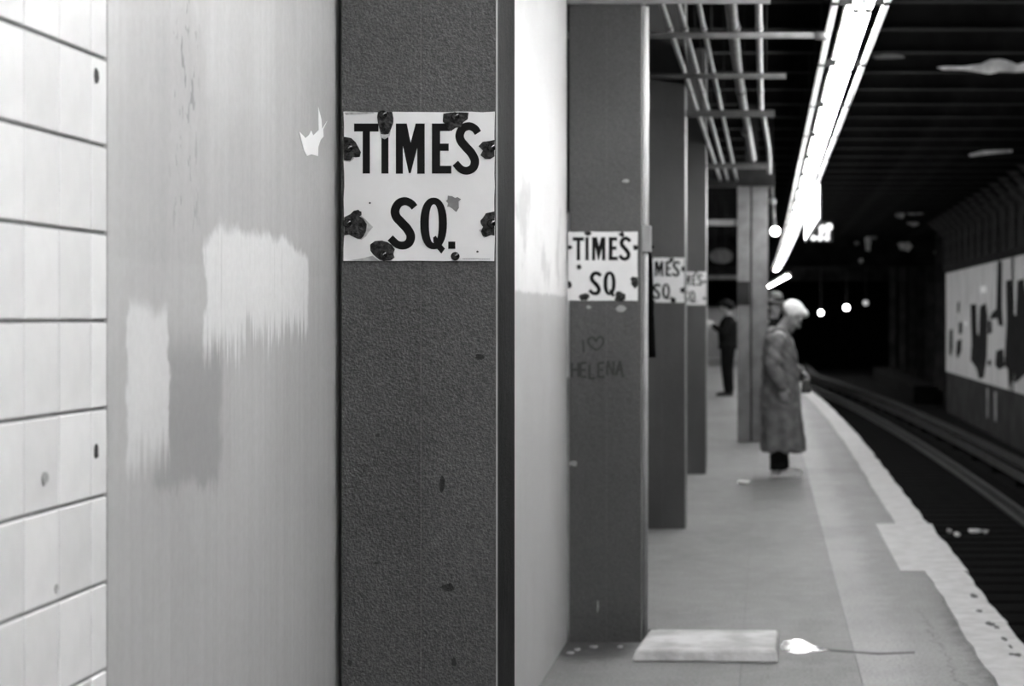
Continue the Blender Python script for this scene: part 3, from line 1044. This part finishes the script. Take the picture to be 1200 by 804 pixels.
keep(MB().box(XL - 0.01, 0.02, Y2 - 0.02, Y2 - 0.001, 2.985, 3.22).build('cap_beam', 'grey_paint', bevel=0.003), cols[1])
strut(CYS[2] + 0.05, XR + 0.001, 0.06, 2.97, 0.05, 'strut', cols[2])
strut(CYS[3] + 0.05, XR + 0.001, 0.04, 2.97, 0.05, 'strut', cols[3])
# bars hung under the ceiling between the columns
for (Y, xr, z, m, lab) in [(9.75, 0.285, 2.985, 'pipe', 'pale horizontal bar under the pipes, reaching to the strip light'),
                           (11.4, 0.12, 2.985, 'strut', 'dim horizontal bar crossing under the pipes behind the pale bar')]:
    t = thing('hanger_bar', lab, 'bar', (-0.3, Y, z))
    keep(MB().tube([(-1.15, Y, z), (xr, Y, z)], 0.017, 10).build('bar', m, smooth=True), t)
    for x in (-0.85, 0.0):
        keep(MB().tube([(x, Y, z + 0.01), (x, Y, 4.398)], 0.006, 6).build('hanger_rod', 'dark_steel'), t)
    if Y < 10:
        keep(MB().tube([(xr - 0.03, Y, z), (xr + 0.02, Y, z - 0.004), (xr + 0.04, Y, z - 0.012)], [0.022, 0.024, 0.012], 10).build('elbow', 'pipe', smooth=True), t)
# pipes under the ceiling
zp = 3.20
for (k_, r, y0, y1, m, lab) in [(-122 / 366, 0.017, 3.5, 23.5, 'pipe', 'leftmost thin pipe running under the ceiling'),
                                (-103 / 366, 0.017, 3.5, 23.5, 'pipe', 'second thin pipe from the left under the ceiling'),
                                (-79 / 366, 0.015, 3.5, 23.5, 'pipe', 'third thin pipe from the left under the ceiling'),
                                (-41 / 366, 0.032, 3.5, 19.9, 'pipe_fat', 'thickest pipe of the run under the ceiling'),
                                (-9 / 366, 0.020, 3.5, 14.9, 'pipe', 'rightmost pipe under the ceiling, nearest the strip light')]:
    x = k_ * (zp - H)
    t = thing('ceiling_pipe', lab, 'pipe', (x, y0, zp), 'pipes under the ceiling')
    pts = [(x, y0, zp), (x, y0 + 2, zp), (x, (y0 + y1) / 2, zp), (x, y1, zp)]
    if r == 0.032:
        pts = [(x - 0.02, y0, zp), (x, 8, zp), (x - 0.005, 13, zp), (x + 0.025, 17, zp + 0.01), (x + 0.05, y1, zp)]
    if r == 0.020:
        pts += [(x + 0.02, 15.6, zp - 0.03), (x + 0.06, 17.4, zp - 0.09), (x + 0.07, 17.9, zp - 0.18), (x + 0.07, 18.0, 2.9)]
    keep(MB().tube(catmull(pts, 5), r, 12).build('run', m, smooth=True), t)
    y = y0 + 1.2
    while y < min(y1, 20):
        keep(MB().tube([(x, y, zp), (x, y + 0.12, zp)], r * 1.22, 12).build('coupling', m, smooth=True), t)
        y += 3.05
    for yy in (6.5, 12.4, 16.0):
        keep(MB().tube([(x, yy, zp + r * 0.5), (x, yy, 4.398)], 0.005, 6).build('hanger_rod', 'dark_steel'), t)

# fifth column, nearer the track
Y5 = 22.9
t5 = thing('steel_column', 'paler narrow column standing just behind the person in the long coat', 'column', (-0.17, Y5 + 0.12, 0), 'platform columns')
keep(MB().box(P(864, 0, Y5).x, P(879, 0, Y5).x, Y5, Y5 + 0.22, 0, 3.12).build('flange', 'column_far', bevel=0.004), t5)
keep(MB().box(P(881, 0, Y5).x, P(900, 0, Y5).x, Y5 + 0.03, Y5 + 0.25, 0, 3.12).build('flange', 'column_far', bevel=0.004), t5)
keep(MB().box(P(878, 0, Y5).x + 0.005, P(882, 0, Y5).x - 0.005, Y5 + 0.06, Y5 + 0.2, 0, 3.12).build('web', 'dark_steel'), t5)
keep(MB().box(P(864, 328, Y5).x + 0.002, P(878.5, 0, Y5).x, Y5 - 0.006, Y5 - 0.0005, P(0, 358, Y5).z, P(0, 330, Y5).z).build('plate', 'dark_steel'), t5)
keep(MB().box(-1.3, P(864, 0, Y5).x - 0.001, Y5 + 0.05, Y5 + 0.11, P(0, 264, Y5).z, P(0, 257, Y5).z).build('strut', 'pipe'), t5)

keep(MB().box(-1.4, 0.10, Y5 + 0.02, Y5 + 0.20, 3.121, 3.42).build('head_beam', 'dark_steel', bevel=0.004), t5)
keep(MB().box(-0.25, -0.10, Y5 + 0.03, Y5 + 0.19, 3.421, 4.13).build('upper_shaft', 'dark_steel'), t5)

# crossbeam and dim board further back over the left of the platform
t = thing('crossbeam', 'dim horizontal beam hung across the far platform above the reading person', 'beam', (-1.2, 45, 2.45))
keep(MB().box(-2.4, -0.45, 45, 45.08, 2.44, 2.53).build('beam', 'strut'), t)
for x in (-2.2, -0.6):
    keep(MB().tube([(x, 45.04, 2.5), (x, 45.04, 4.398)], 0.02, 6).build('hanger_rod', 'dark_steel'), t)
t = thing('hanging_board', 'dark hanging board with rounded ends under the far ceiling, above the crossbeam', 'board', (-1.1, 44, 2.75))
keep(prism('panel', [P(x, y, 44) for x, y in blob(845, 300, 14, 9, 20, 0.03, 5)], (0, 0.05, 0), 'strut'), t)
for x in (-1.2, -0.95):
    keep(MB().tube([(x, 44.02, 3.0), (x, 44.02, 4.398)], 0.012, 6).build('hanger_rod', 'dark_steel'), t)
t = thing('booth', 'pale low booth wall at the far end of the platform behind the reading person', 'booth', (-1.9, 71, 0))
keep(MB().box(-3.2, -0.95, 71, 73, 0.0, 1.9).build('body', 'booth', bevel=0.02), t)
keep(MB().box(-3.3, -0.9, 70.9, 73.1, 1.9, 1.98).build('roof', 'dark_steel'), t)
keep(MB().box(-3.2, -0.95, 70.98, 71.0, 0.0, 0.12).build('plinth', 'booth'), t)

# ------------------------------------------------------------------ lights of the station
ZL = 3.02
DZ = ZL - H


def lx(px):                                       # lateral position from the pixel at the top of the frame
    return (px - CX) * DZ / CY


def strip_light(name, label, sections, xl=(975, 983, 997, 1026, 1037, 1044)):
    x = [lx(q) for q in xl]
    cx0 = (x[2] + x[3]) / 2
    t = thing(name, label, 'light', (sections[0][0] + cx0, sections[0][1], ZL))
    for (dx0, y0, dx1, y1) in sections:
        g = 0.03
        def seg(xa, xb, za, zb, n, m, ya=y0 + g, yb=y1 - g, ux0=dx0, ux1=dx1):
            mb = MB().hexa([(xa + ux0, ya, za), (xb + ux0, ya, za), (xb + ux1, yb, za), (xa + ux1, yb, za)],
                           [(xa + ux0, ya, zb), (xb + ux0, ya, zb), (xb + ux1, yb, zb), (xa + ux1, yb, zb)])
            return keep(mb.build(n, m), t)
        seg(x[2], x[3], ZL + 0.045, ZL + 0.10, 'reflector', 'reflector')
        seg(x[0], x[1], ZL - 0.005, ZL + 0.012, 'side_rail', 'reflector')
        seg(x[4], x[5], ZL - 0.005, ZL + 0.012, 'side_rail', 'reflector')
        for q in (-1, 1):
            xc = cx0 + q * 0.029
            keep(MB().tube([(xc + dx0, y0 + 0.07, ZL - 0.022), (xc + dx1, y1 - 0.07, ZL - 0.022)], 0.019, 10).build('tube', 'tube', smooth=True), t)
            for yy, dd in ((y0 + 0.055, dx0), (y1 - 0.055, dx1)):
                keep(MB().box(xc + dd - 0.016, xc + dd + 0.016, yy - 0.012, yy + 0.012, ZL - 0.04, ZL + 0.046).build('socket', 'socket'), t)
        # cross bracket carrying the rails, and the rod to the ceiling
        keep(MB().box(x[0] + dx0, x[5] + dx0, y0 - 0.006, y0 + 0.006, ZL - 0.012, ZL + 0.03).build('cross_bracket', 'dark_steel'), t)
        keep(MB().tube([(cx0 + dx0, y0, ZL + 0.03), (cx0 + dx0, y0, 4.398)], 0.01, 6).build('hanger_rod', 'dark_steel'), t)
    return t


def lb(Y):
    q = max(0.0, Y - 22.0)
    return -q * q / 9000.0


LEN = 2.18
Y0 = 8.95 - 6 * LEN
secs = []
y = Y0
while y < 58.0:
    secs.append((lb(y), y, lb(y + LEN), y + LEN))
    y += LEN
strip_light('fluorescent_strip_light', 'long bright fluorescent strip light hung above the platform edge', secs)
# farther strip following the bend of the platform
xs0 = 0.79 - lx(1010)
secs = []
for i in range(6):
    ya, yb = 67 + 4.0 * i, 67 + 4.0 * (i + 1)
    secs.append((xs0 - 0.79 * (ya - 67) / 27 - 0.0, ya, xs0 - 0.79 * (yb - 67) / 27, yb))
strip_light('fluorescent_strip_light', 'short slanting strip light far away, just above the white-haired person', secs)

# lit box sign on the track side of the strip
t = thing('box_sign', 'glowing white box sign hanging beside the fluorescent strip', 'sign', (0.5, 17.5, 2.43))
keep(MB().hexa([(0.49, 17.5, 2.42), (0.502, 17.5, 2.42), (0.477, 22.5, 2.42), (0.465, 22.5, 2.42)], [(0.49, 17.5, 2.78), (0.502, 17.5, 2.78), (0.477, 22.5, 2.78), (0.465, 22.5, 2.78)]).build('case', 'reflector', bevel=0.004), t)
keep(MB().hexa([(0.485, 17.55, 2.45), (0.4895, 17.55, 2.45), (0.4645, 22.45, 2.45), (0.460, 22.45, 2.45)], [(0.485, 17.55, 2.75), (0.4895, 17.55, 2.75), (0.4645, 22.45, 2.75), (0.460, 22.45, 2.75)]).build('lit_face', 'signbox'), t)
for yy in (8.95 + 4 * 2.18, 8.95 + 6 * 2.18):
    keep(MB().tube([(0.49, yy, 2.77), (0.49, yy, ZL - 0.0125)], 0.006, 6).build('hanger_rod', 'dark_steel'), t)
# indicator board with bright dots
t = thing('indicator_board', 'small hanging board of bright round lamps right of the box sign', 'sign', (0.66, 24, 2.45))
keep(MB().box(P(950, 0, 24).x, P(976, 0, 24).x, 24, 24.08, P(0, 284, 24).z, P(0, 260, 24).z).build('board', 'dark_steel', bevel=0.005), t)
for (x, y, r) in [(953.5, 279, 3.2), (961, 279, 3.4), (969, 279, 3.4), (964, 268, 4.2), (971.5, 266, 4.2), (962.5, 273, 2.4), (970, 273, 2.6)]:
    c = P(x, y, 23.995)
    keep(MB().tube([c, c - Vector((0, 0.02, 0))], r * 24 / F, 12).build('lamp', 'bulb_dim'), t)
keep(MB().tube([(0.7, 24.04, 2.7), (0.7, 24.04, 4.398)], 0.012, 6).build('hanger_rod', 'dark_steel'), t)
# globe lamp left of the strip
c = P(908.5, 271, 26)
t = thing('globe_lamp', 'small glowing globe lamp hanging left of the strip light', 'lamp', (c.x, c.y, c.z - 0.06))
keep(MB().ell(c, (0.062, 0.062, 0.062)).build('globe', 'bulb', smooth=True), t)
keep(MB().tube([c + Vector((0, 0, 0.055)), P(906, 248, 26), P(904, 200, 26), (P(904, 200, 26).x, 26, 4.398)], 0.022, 8).build('stem', 'strut', smooth=True), t)
keep(MB().ell(P(905.5, 236, 26), (0.05, 0.05, 0.05), None, 10, 8).build('fitting', 'pipe', smooth=True), t)

# ------------------------------------------------------------------ things on the platform floor
mb = MB()
zt = 0.052
mb.hexa([(-0.595, 8.28, 0.001), (0.055, 8.25, 0.001), (0.062, 8.86, 0.001), (-0.555, 8.88, 0.001)],
        [(-0.575, 8.30, zt), (0.045, 8.27, zt), (0.055, 8.82, zt), (-0.548, 8.84, zt)])
tag(mb.build('cement_slab', 'step', bevel=0.008), 'low pale cement slab on the platform at the foot of the second column', 'slab')
pud = [(914, 757), (918, 751), (930, 749), (940, 750), (950, 755), (962, 759), (972, 761), (962, 763.5), (948, 764), (936, 766), (924, 764), (915, 762)]
pts = []
for x, y in pud:
    Y = (H - 0.002) * F / (y - CY)
    pts.append(P(x, y, Y))
tag(prism('puddle', pts, (0, 0, -0.0015), 'water'), 'small shiny puddle right of the cement slab', 'puddle')
ck = [(972, 761), (1000, 763), (1030, 765), (1072, 763.5), (1072, 765.5), (1030, 767), (1000, 765), (972, 763)]
pts = [P(x, y, (H - 0.0015) * F / (y - CY)) for x, y in ck]
prism('crack', pts, (0, 0, -0.001), 'joint', floor)
# crumbs of litter at the foot of the second column
for j, (x, y, rx, ry, lab) in enumerate([(696, 759, 5, 2, 'largest pale scrap of litter before the second column'),
                                         (677, 762, 3.5, 1.8, 'pale litter crumb near the wall end before the second column'),
                                         (727, 759, 3, 2, 'pale litter crumb right of centre before the second column'),
                                         (668, 766, 4, 1.6, 'pale litter crumb closest to the painted wall foot')]):
    Y = H * F / (y - CY)
    c = P(x, y, Y)
    pts = [Vector((c.x + a * Y / F, c.y + b * Y / F * 3, 0.001)) for a, b in blob(0, 0, rx, ry, 9, 0.3, 90 + j)]
    tag(prism('litter', pts, (0, 0, 0.006), 'step'), lab, 'litter', 'litter before the second column')
Y = H * F / (567 - CY)
c = P(871, 567, Y)
mb = MB().ell((c.x, c.y, 0.014), (0.055, 0.07, 0.014), None, 10, 6)
rr = random.Random(9)
mb.v = [(a + rr.uniform(-.01, .01), b + rr.uniform(-.01, .01), max(0.0, d + rr.uniform(-.004, .01))) for a, b, d in mb.v]
tag(mb.build('litter', 'paper'), 'crumpled white paper lying on the platform left of the coated person', 'litter')
c = P(757, 738.5, 9.05)
tag(MB().ell((-0.535, 8.92, 0.02), (0.035, 0.03, 0.02), None, 9, 6).build('litter', 'black'), 'black lump of litter beside the corner of the cement slab', 'litter')


# ------------------------------------------------------------------ people
def hand(mb, wrist, d, nrm, curl=0.5, thumb_side=1.0, sc=1.0):
    """palm, four fingers of unequal length and a thumb; d along the hand, nrm out of the palm"""
    w = Vector(wrist)
    d = Vector(d).normalized()
    nrm = Vector(nrm)
    nrm = (nrm - d * nrm.dot(d)).normalized()
    s = d.cross(nrm) * thumb_side
    for i, (off, ln) in enumerate([(0.030, 0.072), (0.010, 0.080), (-0.010, 0.075), (-0.029, 0.060)]):
        k0 = w + s * off * 0.55 * sc
        k1 = w + d * (0.088 - 0.004 * abs(i - 1)) * sc + s * off * sc
        mb.cap(k0, k1, 0.017 * sc, 0.0125 * sc, 8)
        p, a = k1, 0.0
        for q, fr in enumerate((0.45, 0.32, 0.23)):
            a += curl * (0.9 + 0.1 * i)
            dirv = d * math.cos(a) + nrm * math.sin(a)
            e = p + dirv * ln * fr * sc * 1.05
            mb.cap(p, e, (0.0105 - 0.001 * q) * sc, (0.0098 - 0.001 * q) * sc, 8)
            p = e
    p = w + s * 0.022 * sc + d * 0.02 * sc
    e = p + (d * 0.6 + s * 0.6 + nrm * 0.35).normalized() * 0.045 * sc
    mb.cap(p, e, 0.015 * sc, 0.012 * sc, 8)
    e2 = e + (d * 0.85 + s * 0.1 + nrm * 0.5).normalized() * 0.032 * sc
    mb.cap(e, e2, 0.0115 * sc, 0.0095 * sc, 8)


def head(mb, c, pitch, yaw=0.0, k=1.0):
    R = Matrix.Rotation(yaw, 3, 'Z') @ Matrix.Rotation(pitch, 3, 'Y')
    c = Vector(c)
    for p, r in [((-0.012, 0, 0.035), (0.098, 0.077, 0.088)), ((0.02, 0, -0.03), (0.074, 0.066, 0.092)), ((0.035, 0, -0.075), (0.052, 0.05, 0.045)),
                 ((0.096, 0, -0.028), (0.024, 0.013, 0.024)), ((0.102, 0, -0.040), (0.018, 0.017, 0.012)), ((0.080, 0, 0.012), (0.020, 0.052, 0.013)),
                 ((0.084, 0, -0.070), (0.014, 0.024, 0.009)), ((0.078, 0, -0.100), (0.020, 0.024, 0.017)),
                 ((-0.004, 0.076, -0.018), (0.020, 0.012, 0.033)), ((-0.004, -0.076, -0.018), (0.020, 0.012, 0.033)),
                 ((0.055, 0.042, -0.04), (0.03, 0.02, 0.02)), ((0.055, -0.042, -0.04), (0.03, 0.02, 0.02))]:
        mb.ell(c + R @ Vector(p) * k, [q * k for q in r], R, 14, 10)
    return R


def eyes(c, R, parent, k=1.0):
    for s in (-1, 1):
        MB().ell(Vector(c) + R @ Vector((0.086, 0.031 * s, -0.010)) * k, (0.009 * k, 0.014 * k, 0.008 * k), R, 8, 6).build('eye', 'eye', parent, smooth=True)


def hair(c, R, m, parent, full=1.0, name='hair', k=1.0, up=0.0):
    mb = MB()
    c = Vector(c)
    for p, r in [((-0.016, 0, 0.060), (0.103, 0.084, 0.073)), ((-0.060, 0, 0.005 + up), (0.060 * full, 0.080 * full, 0.085 - up)), ((0.052, 0, 0.082), (0.058, 0.066, 0.036)),
                 ((-0.02, 0.070, 0.03), (0.050, 0.018 * full, 0.05)), ((-0.02, -0.070, 0.03), (0.050, 0.018 * full, 0.05))]:
        mb.ell(c + R @ Vector(p) * k, [q * k for q in r], R, 16, 12)
    def fn(v):
        return 0.004 * mnoise.noise(Vector((v.x * 60, v.y * 60, v.z * 40)))
    return remesh(mb, name, m, 0.006, parent, 2, fn)


def shoe(x, y, m, parent, L=0.275, flip=1):
    """shoe with heel at x, sole on the floor, toe towards +x"""
    mb = MB()
    mb.ell((x + 0.045, y, 0.052), (0.05, 0.036, 0.052), None, 12, 8)
    mb.ell((x + L * 0.5, y, 0.036), (L * 0.33, 0.040, 0.040), None, 12, 8)
    mb.ell((x + L - 0.06, y, 0.030), (0.062, 0.046, 0.032), None, 12, 8)
    mb.tube([(x + 0.05, y, 0.05), (x + 0.055, y, 0.115)], [0.045, 0.040], 12)
    mb.v = [(a, b, max(0.004, q)) for a, b, q in mb.v]
    o = remesh(mb, 'shoe', m, 0.007, parent, 2)
    MB().hexa([(x - 0.002, y - 0.034, 0.0), (x + L, y - 0.040, 0.0), (x + L, y + 0.040, 0.0), (x - 0.002, y + 0.034, 0.0)],
              [(x - 0.002, y - 0.034, 0.016), (x + L, y - 0.040, 0.016), (x + L, y + 0.040, 0.016), (x - 0.002, y + 0.034, 0.016)]).build('sole', m, o, bevel=0.006)
    return o


def loft(rings, seg=40):
    """closed tube of elliptic rings (z, cx, cy, rx, ry)"""
    mb = MB()
    v, f = [], []
    for z, cx_, cy_, rx, ry in rings:
        for q in range(seg):
            a = 2 * math.pi * q / seg
            sq = lambda t: math.copysign(abs(t) ** 0.85, t)
            v.append((cx_ + rx * sq(math.cos(a)), cy_ + ry * sq(math.sin(a)), z))
    n = len(rings)
    for i in range(n - 1):
        for q in range(seg):
            f.append((i * seg + q, i * seg + (q + 1) % seg, (i + 1) * seg + (q + 1) % seg, (i + 1) * seg + q))
    f.append(tuple(range(seg))[::-1])
    f.append(tuple((n - 1) * seg + q for q in range(seg)))
    return mb.add(v, f)


# --- white-haired person in the long coat, in profile, head bowed
YM = 18.02
hc = (0.108, 0.0, 1.535)
body = MB()
R1 = head(body, hc, math.radians(40), 0, 1.13)
body.cap((-0.02, 0, 1.36), (0.055, 0, 1.47), 0.062, 0.056)
body.cap((-0.01, 0, 0.95), (0.0, 0, 1.25), 0.13, 0.135)
for s in (-1, 1):
    body.cap((0.0, 0, 1.30), (-0.02, 0.17 * s, 1.33), 0.09, 0.065)
    body.cap((0.0, 0.08 * s, 0.90), (0.0, 0.085 * s, 0.49), 0.085, 0.056)
    body.cap((0.0, 0.085 * s, 0.49), (-0.03, 0.085 * s, 0.09), 0.056, 0.040)
    body.cap((-0.045, 0.085 * s, 0.045), (0.10, 0.09 * s, 0.03), 0.036, 0.026)
aR = [(-0.03, -0.19, 1.295), (-0.085, -0.275, 1.07), (0.01, -0.262, 0.86)]
aL = [(0.0, 0.185, 1.295), (0.035, 0.235, 1.08), (0.195, 0.085, 0.995)]
for a in (aR, aL):
    body.cap(a[0], a[1], 0.052, 0.043)
    body.cap(a[1], a[2], 0.042, 0.029)
hand(body, aR[2], (0.25, 0.1, -1), (0, 1, 0), 0.25, 1)
hand(body, aL[2], (0.8, -0.35, -0.45), (-0.2, -0.5, -0.9), 0.75, -1)
man = remesh(body, 'person', 'skin', 0.0062, None, 2)
man.location = (P(915, 0, YM).x, YM, 0.0)
tag(man, 'white-haired person in a long grey coat, head bowed, standing near the platform edge', 'person')
eyes(hc, R1, man, 1.13)
hair(hc, R1, 'white_hair', man, 1.0, 'hair', 1.13, 0.030)
coat = loft([(0.245, 0.025, 0, 0.205, 0.235), (0.30, 0.022, 0, 0.205, 0.235), (0.50, 0.010, 0, 0.198, 0.228), (0.80, -0.005, 0, 0.188, 0.215), (1.0, -0.005, 0, 0.178, 0.205),
             (1.15, -0.010, 0, 0.170, 0.215), (1.265, -0.018, 0, 0.152, 0.215), (1.335, -0.020, 0, 0.122, 0.17), (1.375, -0.012, 0, 0.095, 0.11), (1.405, -0.004, 0, 0.082, 0.088)])
for a in (aR, aL):
    coat.cap(a[0], a[1], 0.084, 0.072)
    coat.cap(a[1], Vector(a[1]).lerp(Vector(a[2]), 0.97), 0.070, 0.056)


def folds(v):
    a = math.atan2(v.y, v.x)
    low = max(0.0, min(1.0, (1.0 - v.z) / 0.7))
    d = 0.015 * low * math.sin(a * 9 + 1.6 * math.sin(v.z * 4.0)) * (1 - 0.4 * math.sin(a * 2))
    d += 0.009 * mnoise.noise(Vector((v.x * 9 + v.z * 6, v.y * 9, v.z * 9 - v.x * 7)))
    d += 0.013 * mnoise.noise(Vector((v.x * 5, v.y * 5 + 3, v.z * 17 + v.x * 15))) * (1 - low)
    # front closing edge of the coat
    if v.x > 0.05 and abs(v.y + 0.03) < 0.02 and v.z < 1.3:
        d -= 0.006
    return d


remesh(coat, 'long_coat', 'coat', 0.0085, man, 3, folds)
# turned-up collar, pocket flap
col = MB()
n = 22
v = []
for i in range(n + 1):
    a = math.radians(38 + 284 * i / n)
    for (r, z, th) in ((0.088, 1.355, 0), (0.105, 1.435, 0), (0.122, 1.385, 0), (0.114, 1.345, 0)):
        v.append((0.0 + r * math.cos(a) * 1.0 + (z - 1.4) * 0.35 - 0.012, r * math.sin(a), z))
f = []
for i in range(n):
    for q in range(4):
        f.append((i * 4 + q, (i + 1) * 4 + q, (i + 1) * 4 + (q + 1) % 4, i * 4 + (q + 1) % 4))
f += [(0, 1, 2, 3), tuple(n * 4 + q for q in (3, 2, 1, 0))]
col.add(v, f)
col.build('collar', 'coat', man, smooth=True)
MB().hexa([(-0.05, -0.252, 0.80), (0.09, -0.232, 0.82), (0.09, -0.215, 0.82), (-0.05, -0.235, 0.80)],
          [(-0.06, -0.252, 0.86), (0.08, -0.232, 0.88), (0.08, -0.215, 0.88), (-0.06, -0.235, 0.86)]).build('pocket_flap', 'coat', man, bevel=0.005)
tr = MB()
for s in (-1, 1):
    dx = 0.0 if s < 0 else 0.025
    tr.cap((dx, 0.08 * s, 0.88), (dx, 0.085 * s, 0.49), 0.098, 0.080)
    tr.cap((dx, 0.085 * s, 0.49), (dx - 0.03, 0.085 * s, 0.15), 0.082, 0.078)
    tr.tube([(dx - 0.03, 0.085 * s, 0.20), (dx - 0.02, 0.085 * s, 0.062)], [0.080, 0.082], 16)
remesh(tr, 'trousers', 'darker_cloth', 0.009, man, 2, lambda v: 0.007 * mnoise.noise(Vector((v.x * 14, v.y * 14, v.z * 26))))
shoe(-0.095, -0.085, 'shoe_white', man)
shoe(-0.060, 0.085, 'shoe_white', man)

# bag hanging from the left hand
bag_c = Vector((man.location.x + 0.243, YM + 0.045, 0.0))
bag = thing('handbag', 'small dark bag held in front by the white-haired person', 'bag', (bag_c.x, bag_c.y, 0.795))
mb = MB()
mb.hexa([(-0.05, -0.10, 0.795), (0.05, -0.10, 0.795), (0.05, 0.10, 0.795), (-0.05, 0.10, 0.795)],
        [(-0.035, -0.085, 0.925), (0.035, -0.085, 0.925), (0.035, 0.085, 0.925), (-0.035, 0.085, 0.925)])
mb.v = [tuple(Vector(q) + bag_c) for q in mb.v]
keep(mb.build('body', 'shoe_black', bevel=0.014), bag)
hp = catmull([bag_c + Vector((0, y, z)) for y, z in [(-0.06, 0.92), (-0.045, 0.955), (0, 0.97), (0.045, 0.955), (0.06, 0.92)]], 5)
keep(MB().tube(hp, 0.006, 8).build('handle', 'shoe_black', smooth=True), bag)

# --- person reading at the far left, facing left (built facing +x, then turned)
def standing(name_loc, rotz, sc, label, arms, hands, headpitch, jacket, trousers, hairm, hat=False, coat_to=None, wide=1.0):
    hc = (0.035, 0, 1.64)
    b = MB()
    R = head(b, hc, headpitch)
    b.cap((-0.015, 0, 1.42), (0.01, 0, 1.55), 0.062, 0.056)
    b.cap((0, 0, 0.98), (0, 0, 1.30), 0.125, 0.135)
    for s in (-1, 1):
        b.cap((0, 0, 1.38), (-0.01, 0.17 * s, 1.41), 0.085, 0.06)
        b.cap((0, 0.09 * s, 0.93), (0.01, 0.10 * s, 0.50), 0.088, 0.056)
        b.cap((0.01, 0.10 * s, 0.50), (-0.02, 0.10 * s, 0.09), 0.054, 0.038)
        b.cap((-0.03, 0.10 * s, 0.045), (0.10, 0.11 * s, 0.03), 0.034, 0.026)
    for a in arms:
        b.cap(a[0], a[1], 0.050, 0.042)
        b.cap(a[1], a[2], 0.041, 0.028)
    for (w, d, nr, cu, ts) in hands:
        hand(b, w, d, nr, cu, ts)
    p = remesh(b, 'person', 'skin', 0.007, None, 2)
    p.location = name_loc
    p.rotation_euler = (0, 0, rotz)
    p.scale = (sc * wide, sc * wide, sc)
    tag(p, label, 'person')
    eyes(hc, R, p)
    if hat:
        h = MB()
        c = Vector(hc)
        v, f = [], []
        prof = [(0.001, 0.175), (0.06, 0.172), (0.088, 0.150), (0.095, 0.10), (0.098, 0.068), (0.150, 0.060), (0.152, 0.052), (0.098, 0.055), (0.085, 0.055)]
        sg = 24
        for r, z in prof:
            for q in range(sg):
                t_ = 2 * math.pi * q / sg
                v.append(c + R @ Vector((r * 1.08 * math.cos(t_) - 0.01, r * 0.92 * math.sin(t_), z)))
        for i in range(len(prof) - 1):
            for q in range(sg):
                f.append((i * sg + q, i * sg + (q + 1) % sg, (i + 1) * sg + (q + 1) % sg, (i + 1) * sg + q))
        h.add(v, f)
        h.build('hat', 'hat', p, smooth=True)
        hair(hc, R, hairm, p, 0.95)
    else:
        hair(hc, R, hairm, p, 1.3, 'hair', 1.08)
    j = loft([(coat_to or 0.86, 0.0, 0, 0.165, 0.20), (1.0, 0, 0, 0.155, 0.185), (1.2, 0, 0, 0.165, 0.195), (1.36, -0.01, 0, 0.145, 0.20), (1.44, -0.01, 0, 0.09, 0.12), (1.48, -0.005, 0, 0.07, 0.08)])
    for a in arms:
        j.cap(a[0], a[1], 0.072, 0.062)
        j.cap(a[1], Vector(a[1]).lerp(Vector(a[2]), 0.92), 0.060, 0.046)
    remesh(j, 'jacket', jacket, 0.011, p, 2, lambda v: 0.008 * mnoise.noise(Vector((v.x * 10, v.y * 10, v.z * 14))))
    tt = MB()
    for s in (-1, 1):
        tt.cap((0, 0.085 * s, 0.92), (0.01, 0.095 * s, 0.50), 0.125, 0.10)
        tt.cap((0.01, 0.095 * s, 0.50), (-0.015, 0.10 * s, 0.12), 0.10, 0.082)
    remesh(tt, 'trousers', trousers, 0.012, p, 2, lambda v: 0.006 * mnoise.noise(Vector((v.x * 12, v.y * 12, v.z * 18))))
    shoe(-0.085, -0.105, 'shoe_black', p)
    shoe(-0.085, 0.105, 'shoe_black', p)
    return p


YR = 36.5
armsR = [[(-0.01, -0.185, 1.40), (0.07, -0.23, 1.16), (0.24, -0.09, 1.30)], [(-0.01, 0.185, 1.40), (0.07, 0.23, 1.16), (0.24, 0.09, 1.30)]]
handsR = [((0.24, -0.09, 1.30), (1, 0.25, 0.12), (0, 0.6, 0.8), 0.55, 1), ((0.24, 0.09, 1.30), (1, -0.25, 0.12), (0, -0.6, 0.8), 0.55, -1)]
scR = 1.05
rp = standing((P(853, 0, YR).x, YR, 0.0), math.pi, scR, 'person in dark clothes facing left and reading, far down the platform', armsR, handsR, math.radians(22), 'dark_cloth', 'darker_cloth', 'dark_hair', wide=1.14)
pc = rp.location + Vector((-0.36 * scR, 0, 1.355 * scR))
pm = MB()
for q in (-1, 1):
    ya, yb = pc.y, pc.y + 0.16 * q
    pm.hexa([(pc.x + 0.10, ya, pc.z + 0.01), (pc.x - 0.10, ya, pc.z + 0.06), (pc.x - 0.10, yb, pc.z - 0.03), (pc.x + 0.10, yb, pc.z - 0.08)],
            [(pc.x + 0.10, ya, pc.z + 0.014), (pc.x - 0.10, ya, pc.z + 0.064), (pc.x - 0.10, yb, pc.z - 0.026), (pc.x + 0.10, yb, pc.z - 0.076)])
tag(pm.build('magazine', 'paper'), 'white open magazine held by the person reading far away', 'magazine')

# --- person in a hat, hidden behind the coated person
armsH = [[(-0.01, -0.185, 1.40), (-0.03, -0.23, 1.12), (0.03, -0.21, 0.88)], [(-0.01, 0.185, 1.40), (-0.03, 0.23, 1.12), (0.03, 0.21, 0.88)]]
handsH = [((0.03, -0.21, 0.88), (0.15, 0, -1), (0, 1, 0), 0.3, 1), ((0.03, 0.21, 0.88), (0.15, 0, -1), (0, -1, 0), 0.3, -1)]
YH = 24.2
standing((P(907, 0, YH).x, YH, 0.0), -math.pi / 2 + 0.5, 1.02, 'person in a hat half hidden behind the white-haired person', armsH, handsH, math.radians(8), 'dark_cloth', 'darker_cloth', 'dark_hair', True, 0.55)
